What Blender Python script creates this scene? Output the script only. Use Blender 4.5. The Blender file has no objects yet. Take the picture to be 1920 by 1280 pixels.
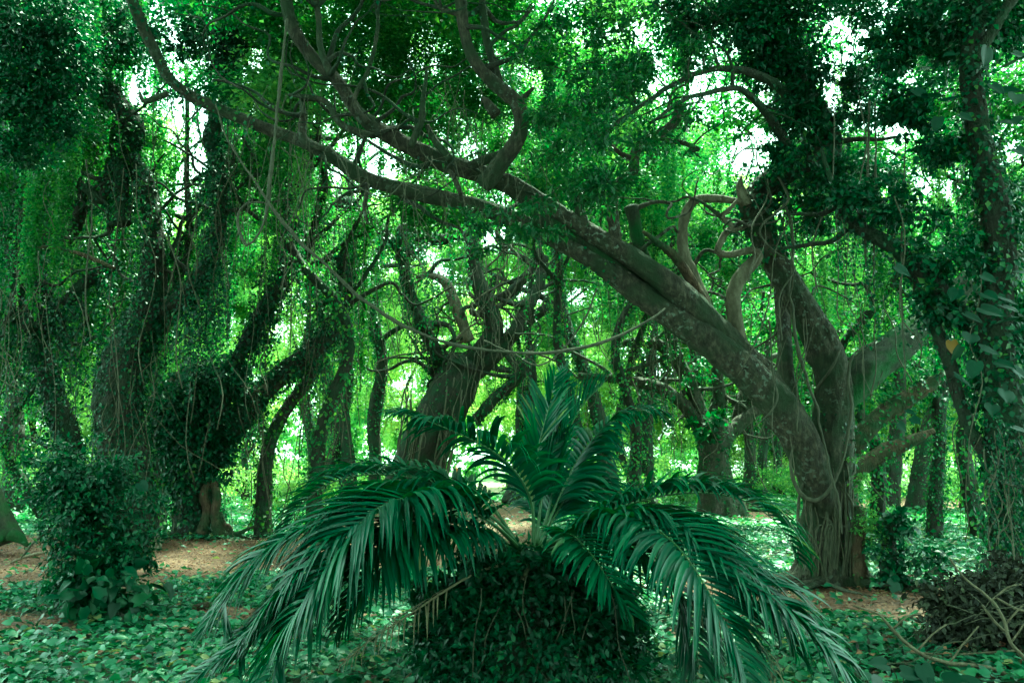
import bpy, math, random
import numpy as np
from math import radians as R
rng = np.random.default_rng(11)
random.seed(11)
scene = bpy.context.scene
col = scene.collection

# ---------------------------------------------------------------- camera, sky, sun, exposure
F, HOR, CAMZ = 1493.3, 872.0, 1.7
PITCH = math.atan((HOR - 640) / F)
cam_data = bpy.data.cameras.new('camera'); cam_data.lens = 28; cam_data.sensor_width = 36
cam_data.clip_end = 600; cam_data.clip_start = 0.05
camera = bpy.data.objects.new('camera', cam_data); col.objects.link(camera)
camera.location = (0, 0, CAMZ); camera.rotation_euler = (math.pi / 2 + PITCH, 0, 0)
scene.camera = camera

SUN_EL, SUN_ROT = 62, 20          # sun high beyond the scene, a little to the right
world = bpy.data.worlds.new('World'); scene.world = world; world.use_nodes = True
wn = world.node_tree.nodes; wl = world.node_tree.links
sky = wn.new('ShaderNodeTexSky'); sky.sky_type = 'NISHITA'; sky.sun_disc = False
sky.sun_elevation = R(SUN_EL); sky.sun_rotation = R(SUN_ROT)
sky.air_density = 1.0; sky.dust_density = 3.0; sky.ozone_density = 1.0
# thin bright cloud over most of the sky
ctc = wn.new('ShaderNodeTexCoord'); cno = wn.new('ShaderNodeTexNoise'); cno.inputs['Scale'].default_value = 3; cno.inputs['Detail'].default_value = 5
wl.new(ctc.outputs['Generated'], cno.inputs['Vector'])
crp = wn.new('ShaderNodeMapRange'); crp.inputs[1].default_value = .3; crp.inputs[2].default_value = .7; crp.inputs[3].default_value = .6; crp.inputs[4].default_value = .95
wl.new(cno.outputs['Fac'], crp.inputs[0])
cmx = wn.new('ShaderNodeMix'); cmx.data_type = 'RGBA'; cmx.inputs[7].default_value = (7.5, 7.9, 8.2, 1)
wl.new(crp.outputs[0], cmx.inputs[0]); wl.new(sky.outputs[0], cmx.inputs[6])
wl.new(cmx.outputs[2], wn['Background'].inputs[0]); wn['Background'].inputs[1].default_value = 0.13
sun_d = bpy.data.lights.new('sun', 'SUN'); sun_d.energy = 4.6; sun_d.angle = R(6.0); sun_d.color = (1.0, 0.95, 0.85)
sun = bpy.data.objects.new('sun', sun_d); col.objects.link(sun)
# direction towards the sun: azimuth measured from +Y towards +X
sx, sy, sz = math.sin(R(SUN_ROT)) * math.cos(R(SUN_EL)), math.cos(R(SUN_ROT)) * math.cos(R(SUN_EL)), math.sin(R(SUN_EL))
from mathutils import Vector
sun.rotation_euler = Vector((sx, sy, sz)).to_track_quat('Z', 'Y').to_euler()
vs = scene.view_settings
vs.view_transform = 'Standard'; vs.look = 'None'; vs.gamma = 1; vs.exposure = 2.95
vs.use_white_balance = True; vs.white_balance_temperature = 6100; vs.white_balance_tint = -52
scene.cycles.max_bounces = 8; scene.cycles.diffuse_bounces = 4; scene.cycles.transmission_bounces = 4
scene.cycles.glossy_bounces = 2; scene.cycles.sample_clamp_indirect = 6

# ---------------------------------------------------------------- helpers
cth, sth = math.cos(PITCH), math.sin(PITCH)
def P(x, y, d):
    u = (x - 960) / F; v = (640 - y) / F
    s = d / (cth - v * sth)
    return np.array((u * s, d, CAMZ + (sth + v * cth) * s))
def project(p):
    X, Y, Z = p[:, 0], p[:, 1], p[:, 2] - CAMZ
    f = Y * cth + Z * sth; up = -Y * sth + Z * cth
    f = np.maximum(f, 0.05)
    return 960 + F * X / f, 640 - F * up / f
def gd(y): return CAMZ * F / (y - HOR)          # distance of the ground seen at row y
def ground_z(x, y): return 0.0

def norm(v):
    return v / np.maximum(np.linalg.norm(v, axis=-1, keepdims=True), 1e-9)

def tag(o, label=None, cat=None, group=None, kind=None):
    if label: o['label'] = label
    if cat: o['category'] = cat
    if group: o['group'] = group
    if kind: o['kind'] = kind
    return o
def empty(name, loc, label, cat, group=None):
    o = bpy.data.objects.new(name, None); col.objects.link(o); o.location = tuple(float(c) for c in loc)
    o.empty_display_size = 0.3
    return tag(o, label, cat, group)

def mesh_obj(name, V, Fc, mat, parent=None, tint=None, smooth=False, kind=None):
    """V: (n,3) array; Fc: list of (k x m) int arrays, faces of equal size per array."""
    V = np.asarray(V, dtype=np.float64)
    if parent is not None: V = V - np.array(parent_loc(parent))
    me = bpy.data.meshes.new(name)
    Fc = [np.asarray(f) for f in Fc if len(f)]
    me.vertices.add(len(V)); me.vertices.foreach_set('co', V.astype(np.float32).ravel())
    nl = sum(f.size for f in Fc); npoly = sum(len(f) for f in Fc)
    me.loops.add(nl); me.polygons.add(npoly)
    me.loops.foreach_set('vertex_index', np.concatenate([f.ravel() for f in Fc]).astype(np.int32))
    tot = np.concatenate([np.full(len(f), f.shape[1]) for f in Fc])
    st = np.concatenate([[0], np.cumsum(tot)[:-1]]).astype(np.int32)
    me.polygons.foreach_set('loop_start', st)
    if smooth: me.polygons.foreach_set('use_smooth', np.ones(npoly, dtype=bool))
    if tint is not None:
        a = me.attributes.new('tint', 'FLOAT', 'FACE'); a.data.foreach_set('value', tint.astype(np.float32))
    me.update(calc_edges=True)
    me.materials.append(mat)
    o = bpy.data.objects.new(name, me); col.objects.link(o)
    if parent is not None: o.parent = parent
    if kind: o['kind'] = kind
    return o
def parent_loc(p):
    loc = np.array(p.location)
    if p.parent is not None: loc = loc + parent_loc(p.parent)
    return loc

def crom(pts, step):
    """Catmull-Rom through rows of pts (any number of columns, xyz first), about `step` metres apart."""
    p = np.asarray(pts, float)
    p = np.vstack([2 * p[0] - p[1], p, 2 * p[-1] - p[-2]])
    out = []
    for i in range(1, len(p) - 2):
        L = np.linalg.norm(p[i + 1, :3] - p[i, :3]); n = max(2, int(L / step))
        t = np.linspace(0, 1, n, endpoint=False)[:, None]
        a, b, c, d = p[i - 1], p[i], p[i + 1], p[i + 2]
        out.append(0.5 * (2 * b + (c - a) * t + (2 * a - 5 * b + 4 * c - d) * t ** 2 + (3 * b - a - 3 * c + d) * t ** 3))
    out.append(p[-2][None])
    return np.vstack(out)

def frames(c):
    T = norm(np.gradient(c, axis=0)); n = len(c)
    U = np.zeros_like(c)
    ref = np.array((0, 1, 0.0)) if abs(T[0][1]) < 0.9 else np.array((1.0, 0, 0))
    u = np.cross(ref, T[0]); u /= np.linalg.norm(u)
    for i in range(n):
        u = u - T[i] * np.dot(u, T[i]); u /= max(np.linalg.norm(u), 1e-9); U[i] = u
    return T, U, np.cross(T, U)

def vnoise(p):
    """smooth value noise of points (n,3) in -1..1"""
    i = np.floor(p).astype(np.int64); f = p - i; f = f * f * (3 - 2 * f)
    def h(x, y, z):
        n = (x * 374761393 + y * 668265263 + z * 2147483647 * 3) & 0xffffffff
        n = ((n ^ (n >> 13)) * 1274126177) & 0xffffffff
        return ((n ^ (n >> 16)) & 0xffff) / 32767.5 - 1
    o = 0
    for dx in (0, 1):
        for dy in (0, 1):
            for dz in (0, 1):
                w = (f[:, 0] if dx else 1 - f[:, 0]) * (f[:, 1] if dy else 1 - f[:, 1]) * (f[:, 2] if dz else 1 - f[:, 2])
                o = o + w * h(i[:, 0] + dx, i[:, 1] + dy, i[:, 2] + dz)
    return o
def tube(c, r, k=10, rough=0.0, seed=0, flute=0.0):
    """centre line c (n,3), radius r (n,), k sides; returns V, quads (rings) + end caps."""
    n = len(c); T, U, W = frames(c)
    a = np.linspace(0, 2 * np.pi, k, endpoint=False)
    rr = np.repeat(r[:, None], k, 1)
    if rough:
        g = np.random.default_rng(seed)
        s = np.cumsum(np.concatenate([[0], np.linalg.norm(np.diff(c, axis=0), axis=1)]))[:, None] / max(float(np.mean(r)), 1e-3)
        w = np.zeros((n, k))
        for q in range(7):
            m = g.integers(1, 5); ph, ph2 = g.uniform(0, 6.28, 2); fr = g.uniform(0.15, 1.3)
            w += np.sin(m * a[None] + ph + 0.8 * np.sin(s * fr * 0.5 + ph2)) * np.sin(s * fr + ph2) / 7
        w += g.normal(0, 0.16, (n, k))
        rr = rr * (1 + rough * w)
        if k >= 16:      # knots, ridges running with the stem, small lumps
            S = s * float(np.mean(r)); tw = a[None] + .25 * np.sin(S * .9 + seed)
            q = np.stack([np.cos(tw) * 3.2 + 0 * S, np.sin(tw) * 3.2 + 0 * S, S * 1.1 + seed * 7.3 + 0 * tw], -1).reshape(-1, 3)
            q2 = np.stack([np.cos(a)[None] * 2.2 + 0 * S, np.sin(a)[None] * 2.2 + 0 * S, S / max(float(np.mean(r)), .05) * .9 + seed * 3.1 + 0 * tw], -1).reshape(-1, 3)
            rid = 1 - np.abs(vnoise(q * np.array((1.3, 1.3, 1)))); kn = np.clip(vnoise(q2 * .8) - .35, 0, 1)
            rr = rr * (1 + .10 * (rid.reshape(n, k) - .6) + .34 * kn.reshape(n, k) + .035 * vnoise(q2 * 3.1).reshape(n, k))
    if flute:
        m = 5 + seed % 3
        fl = np.linspace(1, 0, n)[:, None] ** 2.5
        rr = rr * (1 + flute * fl * np.abs(np.sin(a[None] * m / 2 + seed)) )
    V = c[:, None] + rr[..., None] * (np.cos(a)[None, :, None] * U[:, None] + np.sin(a)[None, :, None] * W[:, None])
    V = V.reshape(-1, 3)
    i = np.arange(n - 1)[:, None] * k; j = np.arange(k)[None]
    j2 = (j + 1) % k
    quads = np.stack([i + j, i + j2, i + k + j2, i + k + j], -1).reshape(-1, 4)
    V = np.vstack([V, c[0], c[-1] + T[-1] * r[-1] * 0.3])
    b = n * k
    t0 = np.stack([np.full(k, b), (np.arange(k) + 1) % k, np.arange(k)], -1)
    t1 = np.stack([np.full(k, b + 1), (n - 1) * k + np.arange(k), (n - 1) * k + (np.arange(k) + 1) % k], -1)
    return V, quads, np.vstack([t0, t1])

class Batch:
    """collects tubes into one mesh"""
    def __init__(s): s.V = []; s.q = []; s.t = []; s.n = 0
    def add(s, V, q, t):
        s.V.append(V); s.q.append(q + s.n); s.t.append(t + s.n); s.n += len(V)
    def build(s, name, mat, parent=None, kind=None, smooth=True):
        if not s.n: return None
        return mesh_obj(name, np.vstack(s.V), [np.vstack(s.q), np.vstack(s.t)], mat, parent, smooth=smooth, kind=kind)

# sky gaps of the canopy (where the photograph's forest opens to the sky)
GAPS = [(366, 240, 44, 70), (312, 402, 40, 62), (350, 330, 28, 44), (196, 440, 26, 28), (655, 545, 14, 12), (720, 510, 14, 14), (440, 600, 10, 14), (1330, 180, 40, 26), (1560, 190, 30, 50), (1700, 250, 20, 24), (600, 640, 24, 14), (1240, 150, 22, 18), (480, 100, 14, 10), (193, 438, 20, 22), (700, 305, 32, 22), (820, 95, 14, 40), (1392, 285, 38, 56),
        (1345, 200, 30, 22), (1588, 62, 30, 32), (1545, 165, 26, 44), (1905, 250, 30, 60), (1265, 110, 26, 20), (1195, 48, 16, 12),
        (905, 270, 20, 12), (268, 120, 12, 10), (540, 524, 10, 14), (1010, 35, 22, 10), (780, 465, 12, 12), (860, 220, 10, 16),
        (505, 480, 8, 22), (530, 610, 22, 14), (265, 720, 14, 10), (1230, 690, 60, 30), (620, 180, 16, 14), (1000, 540, 10, 10),
        (1720, 130, 14, 18), (700, 505, 10, 8), (60, 620, 9, 14), (20, 400, 14, 12), (455, 115, 14, 8), (1480, 330, 10, 14),
        (250, 165, 12, 8), (1660, 300, 12, 16), (1840, 60, 10, 12), (610, 325, 10, 8), (930, 690, 20, 12), (480, 700, 12, 14)]
_gr = np.random.default_rng(4)
for _ in range(56):
    q_ = (_gr.uniform(0, 1900), _gr.uniform(10, 640), _gr.uniform(8, 13), _gr.uniform(9, 18))
    if not (q_[0] < 360 and q_[1] < 260): GAPS.append(q_)
def gap_keep(p, g, strength=1.0):
    x, y = project(p)
    keep = np.ones(len(p), bool)
    wob = 0.35 * np.sin(x * 0.09 + y * 0.05) + 0.3 * np.sin(y * 0.13 - x * 0.06) + 0.22 * np.sin(x * 0.21 + 1.3) * np.sin(y * 0.19)
    jit = g.normal(0, 0.16, len(p))
    for cx, cy, rx, ry in GAPS:
        d = np.sqrt(((x - cx) / rx) ** 2 + ((y - cy) / ry) ** 2)
        keep &= ~(d + wob + jit < strength)
    return keep

def leaf_mesh(pos, nrm, tip, size, asp=0.55, fold=0.18, shape='rhomb'):
    """pos (n,3) base of leaf; nrm up side; tip direction; size (n,)"""
    tip = norm(tip); side = norm(np.cross(tip, nrm)); up = np.cross(side, tip)
    s = size[:, None]; w = s * asp * 0.5
    n = len(pos)
    if shape == 'rhomb':
        m = pos + tip * s * 0.42 + up * s * fold
        V = np.stack([pos, m - side * w - up * s * fold * 0.2, pos + tip * s, m + side * w - up * s * fold * 0.2], 1)
        b = np.arange(n)[:, None] * 4
        Fc = np.concatenate([b + np.array([[0, 1, 2]]), b + np.array([[0, 2, 3]])], 1).reshape(-1, 3)
        nf = 2
    else:   # heart: base notch, two lobes, two shoulders, tip
        V = np.stack([pos, pos - tip * s * 0.12 - side * w * 0.6 + up * s * 0.04, pos + tip * s * 0.22 - side * w + up * s * fold * .7,
                      pos + tip * s * 0.65 - side * w * 0.62 + up * s * fold * .5, pos + tip * s - up * s * 0.14,
                      pos + tip * s * 0.65 + side * w * 0.62 + up * s * fold * .5, pos + tip * s * 0.22 + side * w + up * s * fold * .7,
                      pos - tip * s * 0.12 + side * w * 0.6 + up * s * 0.04, pos + tip * s * 0.5], 1)
        b = np.arange(n)[:, None] * 9
        tr = np.array([[0, 1, 2], [0, 2, 8], [2, 3, 8], [3, 4, 8], [8, 4, 5], [8, 5, 6], [0, 8, 6], [0, 6, 7]])
        Fc = (b[:, None, :] + tr[None]).reshape(-1, 3)
        nf = 8
    return V.reshape(-1, 3), Fc, nf

class Leaves:
    def __init__(s): s.V = []; s.F = []; s.T = []; s.n = 0
    def add(s, pos, nrm, tip, size, asp=0.55, fold=0.18, shape='rhomb', g=rng, gaps=True, tint=None, gstr=1.0):
        if len(pos) == 0: return
        if tint is None: tint = g.random(len(pos))
        if gaps:
            k = gap_keep(pos, g, gstr); pos, nrm, tip, size, tint = pos[k], nrm[k], tip[k], size[k], tint[k]
            if len(pos) == 0: return
        V, Fc, nf = leaf_mesh(pos, nrm, tip, size, asp, fold, shape)
        s.V.append(V); s.F.append(Fc + s.n); s.n += len(V); s.T.append(np.repeat(tint, nf))
    def build(s, name, mat, parent=None, kind='stuff', smooth=False):
        if not s.n: return None
        global LEAFTRIS
        Fc = np.vstack(s.F); LEAFTRIS += len(Fc)
        return mesh_obj(name, np.vstack(s.V), [Fc], mat, parent, tint=np.concatenate(s.T), kind=kind, smooth=smooth)
LEAFTRIS = 0

# ---------------------------------------------------------------- materials
def newmat(name):
    m = bpy.data.materials.new(name); m.use_nodes = True
    nt = m.node_tree; nt.nodes.clear()
    return m, nt, nt.nodes, nt.links
def ramp(n, stops, interp='LINEAR'):
    r = n.new('ShaderNodeValToRGB'); cr = r.color_ramp; cr.interpolation = interp
    while len(cr.elements) > 1: cr.elements.remove(cr.elements[-1])
    cr.elements[0].position = stops[0][0]; cr.elements[0].color = (*stops[0][1], 1)
    for p, c in stops[1:]:
        e = cr.elements.new(p); e.color = (*c, 1)
    return r

def leaf_mat(name, stops, rough=0.42, trans=0.4, ttint=(1.4, 1.45, 0.75), spec=0.5, clump=0.5, cscale=0.7):
    m, nt, n, l = newmat(name)
    at = n.new('ShaderNodeAttribute'); at.attribute_name = 'tint'
    geo = n.new('ShaderNodeNewGeometry')
    noi = n.new('ShaderNodeTexNoise'); noi.inputs['Scale'].default_value = cscale; noi.inputs['Detail'].default_value = 2
    l.new(geo.outputs['Position'], noi.inputs['Vector'])
    ma = n.new('ShaderNodeMath'); ma.operation = 'MULTIPLY_ADD'; ma.inputs[1].default_value = clump; ma.inputs[2].default_value = -clump * 0.5
    l.new(noi.outputs['Fac'], ma.inputs[0])
    ad = n.new('ShaderNodeMath'); ad.operation = 'ADD'; ad.use_clamp = True
    l.new(at.outputs['Fac'], ad.inputs[0]); l.new(ma.outputs[0], ad.inputs[1])
    r = ramp(n, stops); l.new(ad.outputs[0], r.inputs[0])
    pb = n.new('ShaderNodeBsdfPrincipled'); l.new(r.outputs[0], pb.inputs['Base Color'])
    pb.inputs['Roughness'].default_value = rough; pb.inputs['Specular IOR Level'].default_value = spec
    tr = n.new('ShaderNodeBsdfTranslucent')
    mul = n.new('ShaderNodeMix'); mul.data_type = 'RGBA'; mul.blend_type = 'MULTIPLY'; mul.inputs[0].default_value = 1
    l.new(r.outputs[0], mul.inputs[6]); mul.inputs[7].default_value = (*ttint, 1)
    l.new(mul.outputs[2], tr.inputs[0])
    mx = n.new('ShaderNodeMixShader'); mx.inputs[0].default_value = trans
    l.new(pb.outputs[0], mx.inputs[1]); l.new(tr.outputs[0], mx.inputs[2])
    o = n.new('ShaderNodeOutputMaterial'); l.new(mx.outputs[0], o.inputs[0])
    return m

def bark_mat(name, stops, scale=9, bump=0.6, lichen=None, rough=0.85, moss=None):
    m, nt, n, l = newmat(name)
    tc = n.new('ShaderNodeTexCoord')
    mp = n.new('ShaderNodeMapping'); mp.inputs['Scale'].default_value = (1, 1, 0.45); l.new(tc.outputs['Object'], mp.inputs[0])
    n1 = n.new('ShaderNodeTexNoise'); n1.inputs['Scale'].default_value = scale; n1.inputs['Detail'].default_value = 8; n1.inputs['Roughness'].default_value = 0.65
    l.new(mp.outputs[0], n1.inputs['Vector'])
    n2 = n.new('ShaderNodeTexVoronoi'); n2.inputs['Scale'].default_value = scale * 3.2; n2.feature = 'DISTANCE_TO_EDGE'
    wv = n.new('ShaderNodeMix'); wv.data_type = 'VECTOR'; wv.inputs[0].default_value = 0.12
    l.new(mp.outputs[0], wv.inputs[4]); l.new(n1.outputs['Color'], wv.inputs[5]); l.new(wv.outputs[1], n2.inputs['Vector'])
    r = ramp(n, stops); l.new(n1.outputs['Fac'], r.inputs[0])
    colr = r.outputs[0]
    if lichen:
        n3 = n.new('ShaderNodeTexNoise'); n3.inputs['Scale'].default_value = 16; n3.inputs['Detail'].default_value = 5
        l.new(tc.outputs['Object'], n3.inputs['Vector'])
        r3 = ramp(n, [(0.56, (0, 0, 0)), (0.62, (1, 1, 1))]); l.new(n3.outputs['Fac'], r3.inputs[0])
        n4 = n.new('ShaderNodeTexNoise'); n4.inputs['Scale'].default_value = 1.3; l.new(tc.outputs['Object'], n4.inputs['Vector'])
        r4 = ramp(n, [(0.45, (0, 0, 0)), (0.62, (1, 1, 1))]); l.new(n4.outputs['Fac'], r4.inputs[0])
        mm = n.new('ShaderNodeMath'); mm.operation = 'MULTIPLY'; l.new(r3.outputs[0], mm.inputs[0]); l.new(r4.outputs[0], mm.inputs[1])
        mx = n.new('ShaderNodeMix'); mx.data_type = 'RGBA'; l.new(mm.outputs[0], mx.inputs[0]); l.new(colr, mx.inputs[6]); mx.inputs[7].default_value = (*lichen, 1)
        colr = mx.outputs[2]
    if moss:
        n5 = n.new('ShaderNodeTexNoise'); n5.inputs['Scale'].default_value = 2.2; n5.inputs['Detail'].default_value = 6; l.new(tc.outputs['Object'], n5.inputs['Vector'])
        r5 = ramp(n, [(0.42, (0, 0, 0)), (0.62, (1, 1, 1))]); l.new(n5.outputs['Fac'], r5.inputs[0])
        mx = n.new('ShaderNodeMix'); mx.data_type = 'RGBA'; l.new(r5.outputs[0], mx.inputs[0]); l.new(colr, mx.inputs[6]); mx.inputs[7].default_value = (*moss, 1)
        colr = mx.outputs[2]
    pb = n.new('ShaderNodeBsdfPrincipled'); l.new(colr, pb.inputs['Base Color']); pb.inputs['Roughness'].default_value = rough
    pb.inputs['Specular IOR Level'].default_value = 0.3
    ad = n.new('ShaderNodeMath'); ad.operation = 'MULTIPLY_ADD'; ad.inputs[1].default_value = 1.6
    l.new(n1.outputs['Fac'], ad.inputs[0]); l.new(n2.outputs['Distance'], ad.inputs[2])
    bp = n.new('ShaderNodeBump'); bp.inputs['Strength'].default_value = min(1, bump * 1.5); bp.inputs['Distance'].default_value = 0.045
    l.new(ad.outputs[0], bp.inputs['Height']); l.new(bp.outputs[0], pb.inputs['Normal'])
    o = n.new('ShaderNodeOutputMaterial'); l.new(pb.outputs[0], o.inputs[0])
    return m

M = {}
M['bark'] = bark_mat('bark', [(0.3, (0.016, 0.016, 0.012)), (0.5, (0.055, 0.049, 0.036)), (0.7, (0.14, 0.125, 0.092))], lichen=(0.19, 0.22, 0.18), moss=(0.034, 0.055, 0.026), scale=15)
M['bark_dark'] = bark_mat('bark_dark', [(0.3, (0.012, 0.014, 0.010)), (0.5, (0.026, 0.027, 0.019)), (0.72, (0.055, 0.052, 0.038))], moss=(0.02, 0.045, 0.02))
M['bark_moss'] = bark_mat('bark_moss', [(0.3, (0.014, 0.02, 0.012)), (0.5, (0.03, 0.04, 0.022)), (0.7, (0.06, 0.07, 0.04))], moss=(0.022, 0.092, 0.018), scale=14)
M['bark_pale'] = bark_mat('bark_pale', [(0.3, (0.04, 0.033, 0.022)), (0.5, (0.10, 0.085, 0.06)), (0.7, (0.2, 0.18, 0.13))], scale=6, bump=0.4)
M['wood_rot'] = bark_mat('wood_rot', [(0.3, (0.025, 0.016, 0.010)), (0.5, (0.065, 0.042, 0.026)), (0.7, (0.14, 0.10, 0.065))], scale=7, moss=(0.025, 0.055, 0.02))
M['vine'] = bark_mat('vine', [(0.3, (0.04, 0.044, 0.032)), (0.6, (0.09, 0.088, 0.062))], scale=20, bump=0.3)
M['twig'] = bark_mat('twig', [(0.3, (0.03, 0.03, 0.02)), (0.6, (0.10, 0.095, 0.065))], scale=30, bump=0.2)
M['twig_dead'] = bark_mat('twig_dead', [(0.3, (0.07, 0.055, 0.035)), (0.6, (0.19, 0.16, 0.11))], scale=25, bump=0.3)
# foliage: shade coloured into the cool near greens, sunlight into the yellow far ones
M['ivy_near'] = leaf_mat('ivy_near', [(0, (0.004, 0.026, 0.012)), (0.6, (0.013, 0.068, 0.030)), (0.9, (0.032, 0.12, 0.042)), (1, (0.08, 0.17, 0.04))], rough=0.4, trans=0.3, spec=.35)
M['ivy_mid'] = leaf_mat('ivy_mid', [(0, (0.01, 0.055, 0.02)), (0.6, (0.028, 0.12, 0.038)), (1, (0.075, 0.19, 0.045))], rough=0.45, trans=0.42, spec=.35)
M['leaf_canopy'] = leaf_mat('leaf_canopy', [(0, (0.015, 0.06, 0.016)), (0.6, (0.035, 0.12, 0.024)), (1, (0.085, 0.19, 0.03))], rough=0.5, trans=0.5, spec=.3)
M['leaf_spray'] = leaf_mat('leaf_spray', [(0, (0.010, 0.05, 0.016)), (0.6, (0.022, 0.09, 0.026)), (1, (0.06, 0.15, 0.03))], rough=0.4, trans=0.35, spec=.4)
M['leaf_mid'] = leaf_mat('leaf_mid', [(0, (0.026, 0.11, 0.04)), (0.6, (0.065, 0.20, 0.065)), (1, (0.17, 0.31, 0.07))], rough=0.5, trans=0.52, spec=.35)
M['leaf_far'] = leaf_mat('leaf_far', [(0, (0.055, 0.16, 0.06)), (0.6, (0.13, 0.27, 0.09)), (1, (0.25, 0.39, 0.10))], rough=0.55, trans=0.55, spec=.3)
M['leaf_glow'] = leaf_mat('leaf_glow', [(0, (0.17, 0.30, 0.12)), (0.6, (0.31, 0.44, 0.17)), (1, (0.45, 0.56, 0.21))], rough=0.6, trans=0.6, spec=.3)  # far leaves lightened in the colour itself to look sunlit
M['cover'] = leaf_mat('cover', [(0, (0.014, 0.07, 0.035)), (0.6, (0.045, 0.16, 0.078)), (0.95, (0.09, 0.24, 0.11)), (1, (0.26, 0.28, 0.12))], rough=0.40, trans=0.25, clump=0.6, cscale=1.2)
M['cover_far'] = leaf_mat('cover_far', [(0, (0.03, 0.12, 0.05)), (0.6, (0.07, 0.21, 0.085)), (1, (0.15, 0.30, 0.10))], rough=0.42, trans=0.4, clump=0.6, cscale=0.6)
M['bigleaf'] = leaf_mat('bigleaf', [(0, (0.004, 0.025, 0.014)), (1, (0.016, 0.062, 0.032))], rough=0.45, trans=0.3, spec=.22)
M['yellow_leaf'] = leaf_mat('yellow_leaf', [(0, (0.20, 0.11, 0.02)), (1, (0.26, 0.15, 0.025))], rough=0.4, trans=0.4, ttint=(1, .8, .3))
M['palm'] = leaf_mat('palm', [(0, (0.005, 0.038, 0.020)), (0.55, (0.011, 0.068, 0.035)), (0.96, (0.03, 0.12, 0.052)), (1, (0.22, 0.22, 0.1))], rough=0.36, trans=0.25, ttint=(0.9, 1.9, 0.45), spec=0.3, clump=0.35)
M['palm_dead'] = leaf_mat('palm_dead', [(0, (0.16, 0.14, 0.09)), (1, (0.36, 0.31, 0.2))], rough=0.6, trans=0.2, ttint=(1, .9, .6))
M['leaf_dead'] = leaf_mat('leaf_dead', [(0, (0.010, 0.012, 0.009)), (0.7, (0.028, 0.03, 0.018)), (1, (0.07, 0.085, 0.04))], rough=0.7, trans=0.15, ttint=(1, .8, .5))
M['litter'] = leaf_mat('litter', [(0, (0.055, 0.022, 0.014)), (0.55, (0.16, 0.068, 0.038)), (0.88, (0.27, 0.13, 0.07)), (1, (0.14, 0.18, 0.07))], rough=0.7, trans=0.1, ttint=(1, .8, .5))
M['rachis'] = leaf_mat('rachis', [(0, (0.04, 0.09, 0.03)), (1, (0.06, 0.12, 0.04))], rough=0.4, trans=0.0)

def ground_mat(name, stops, scale):
    m, nt, n, l = newmat(name)
    tc = n.new('ShaderNodeTexCoord')
    n1 = n.new('ShaderNodeTexNoise'); n1.inputs['Scale'].default_value = scale; n1.inputs['Detail'].default_value = 8; n1.inputs['Roughness'].default_value = 0.7
    v = n.new('ShaderNodeTexVoronoi'); v.inputs['Scale'].default_value = 26; v.inputs['Randomness'].default_value = 1
    l.new(tc.outputs['Object'], n1.inputs['Vector']); l.new(tc.outputs['Object'], v.inputs['Vector'])
    sp = n.new('ShaderNodeSeparateColor'); l.new(v.outputs['Color'], sp.inputs[0])
    mi = n.new('ShaderNodeMix'); mi.inputs[0].default_value = 0.5; l.new(n1.outputs['Fac'], mi.inputs[2]); l.new(sp.outputs[0], mi.inputs[3])
    r = ramp(n, stops); l.new(mi.outputs[0], r.inputs[0])
    pb = n.new('ShaderNodeBsdfPrincipled'); l.new(r.outputs[0], pb.inputs['Base Color']); pb.inputs['Roughness'].default_value = 0.9
    bp = n.new('ShaderNodeBump'); bp.inputs['Strength'].default_value = 0.7; bp.inputs['Distance'].default_value = 0.03
    l.new(mi.outputs[0], bp.inputs['Height']); l.new(bp.outputs[0], pb.inputs['Normal'])
    o = n.new('ShaderNodeOutputMaterial'); l.new(pb.outputs[0], o.inputs[0])
    return m
M['soil'] = ground_mat('soil', [(0.3, (0.02, 0.028, 0.016)), (0.6, (0.05, 0.06, 0.03)), (0.8, (0.10, 0.09, 0.05))], 3)
M['path'] = ground_mat('path', [(0.25, (0.06, 0.028, 0.017)), (0.5, (0.135, 0.062, 0.036)), (0.75, (0.22, 0.115, 0.07))], 4)
M['sand'] = ground_mat('sand', [(0.25, (0.30, 0.22, 0.16)), (0.75, (0.45, 0.36, 0.27))], 4)
M['lawn'] = ground_mat('lawn', [(0.25, (0.12, 0.22, 0.07)), (0.75, (0.22, 0.32, 0.10))], 4)

# ---------------------------------------------------------------- foliage generators
def rand_dirs(n, g): return norm(g.normal(0, 1, (n, 3)))

def curtain(L, g, x, y, ztop, length, n_str, spread, size, spacing, taper=0.5, puff=0.09, gstr=1.0, depth_spread=None):
    """hanging strands with small leaves: n_str strands round (x,y) from height ztop down."""
    if depth_spread is None: depth_spread = spread * 0.6
    zs = []
    for _ in range(n_str):
        ln = length * g.uniform(1 - taper, 1.05); m = max(4, int(ln / spacing))
        px = x + g.uniform(-spread, spread); py = y + g.uniform(-depth_spread, depth_spread)
        t = g.random(m)
        z = ztop + g.uniform(-.3, .3) - ln * t
        sway = 0.05 * np.sin(t * g.uniform(2, 6) + g.uniform(0, 6)) * ln * 0.3
        zs.append(np.stack([px + sway + g.normal(0, puff, m), py + g.normal(0, puff, m), z], 1))
    p = np.vstack(zs); p = p[p[:, 2] > 0.1]
    n = len(p)
    nr = norm(np.stack([g.normal(0, .7, n), -np.abs(g.normal(.3, .7, n)), g.normal(.5, .5, n)], 1))
    tp = norm(np.stack([g.normal(0, .5, n), g.normal(-.2, .5, n), -np.abs(g.normal(.7, .4, n))], 1))
    L.add(p, nr, tp, size * g.uniform(0.6, 1.3, n), 0.7, g=g, gstr=gstr)

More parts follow.
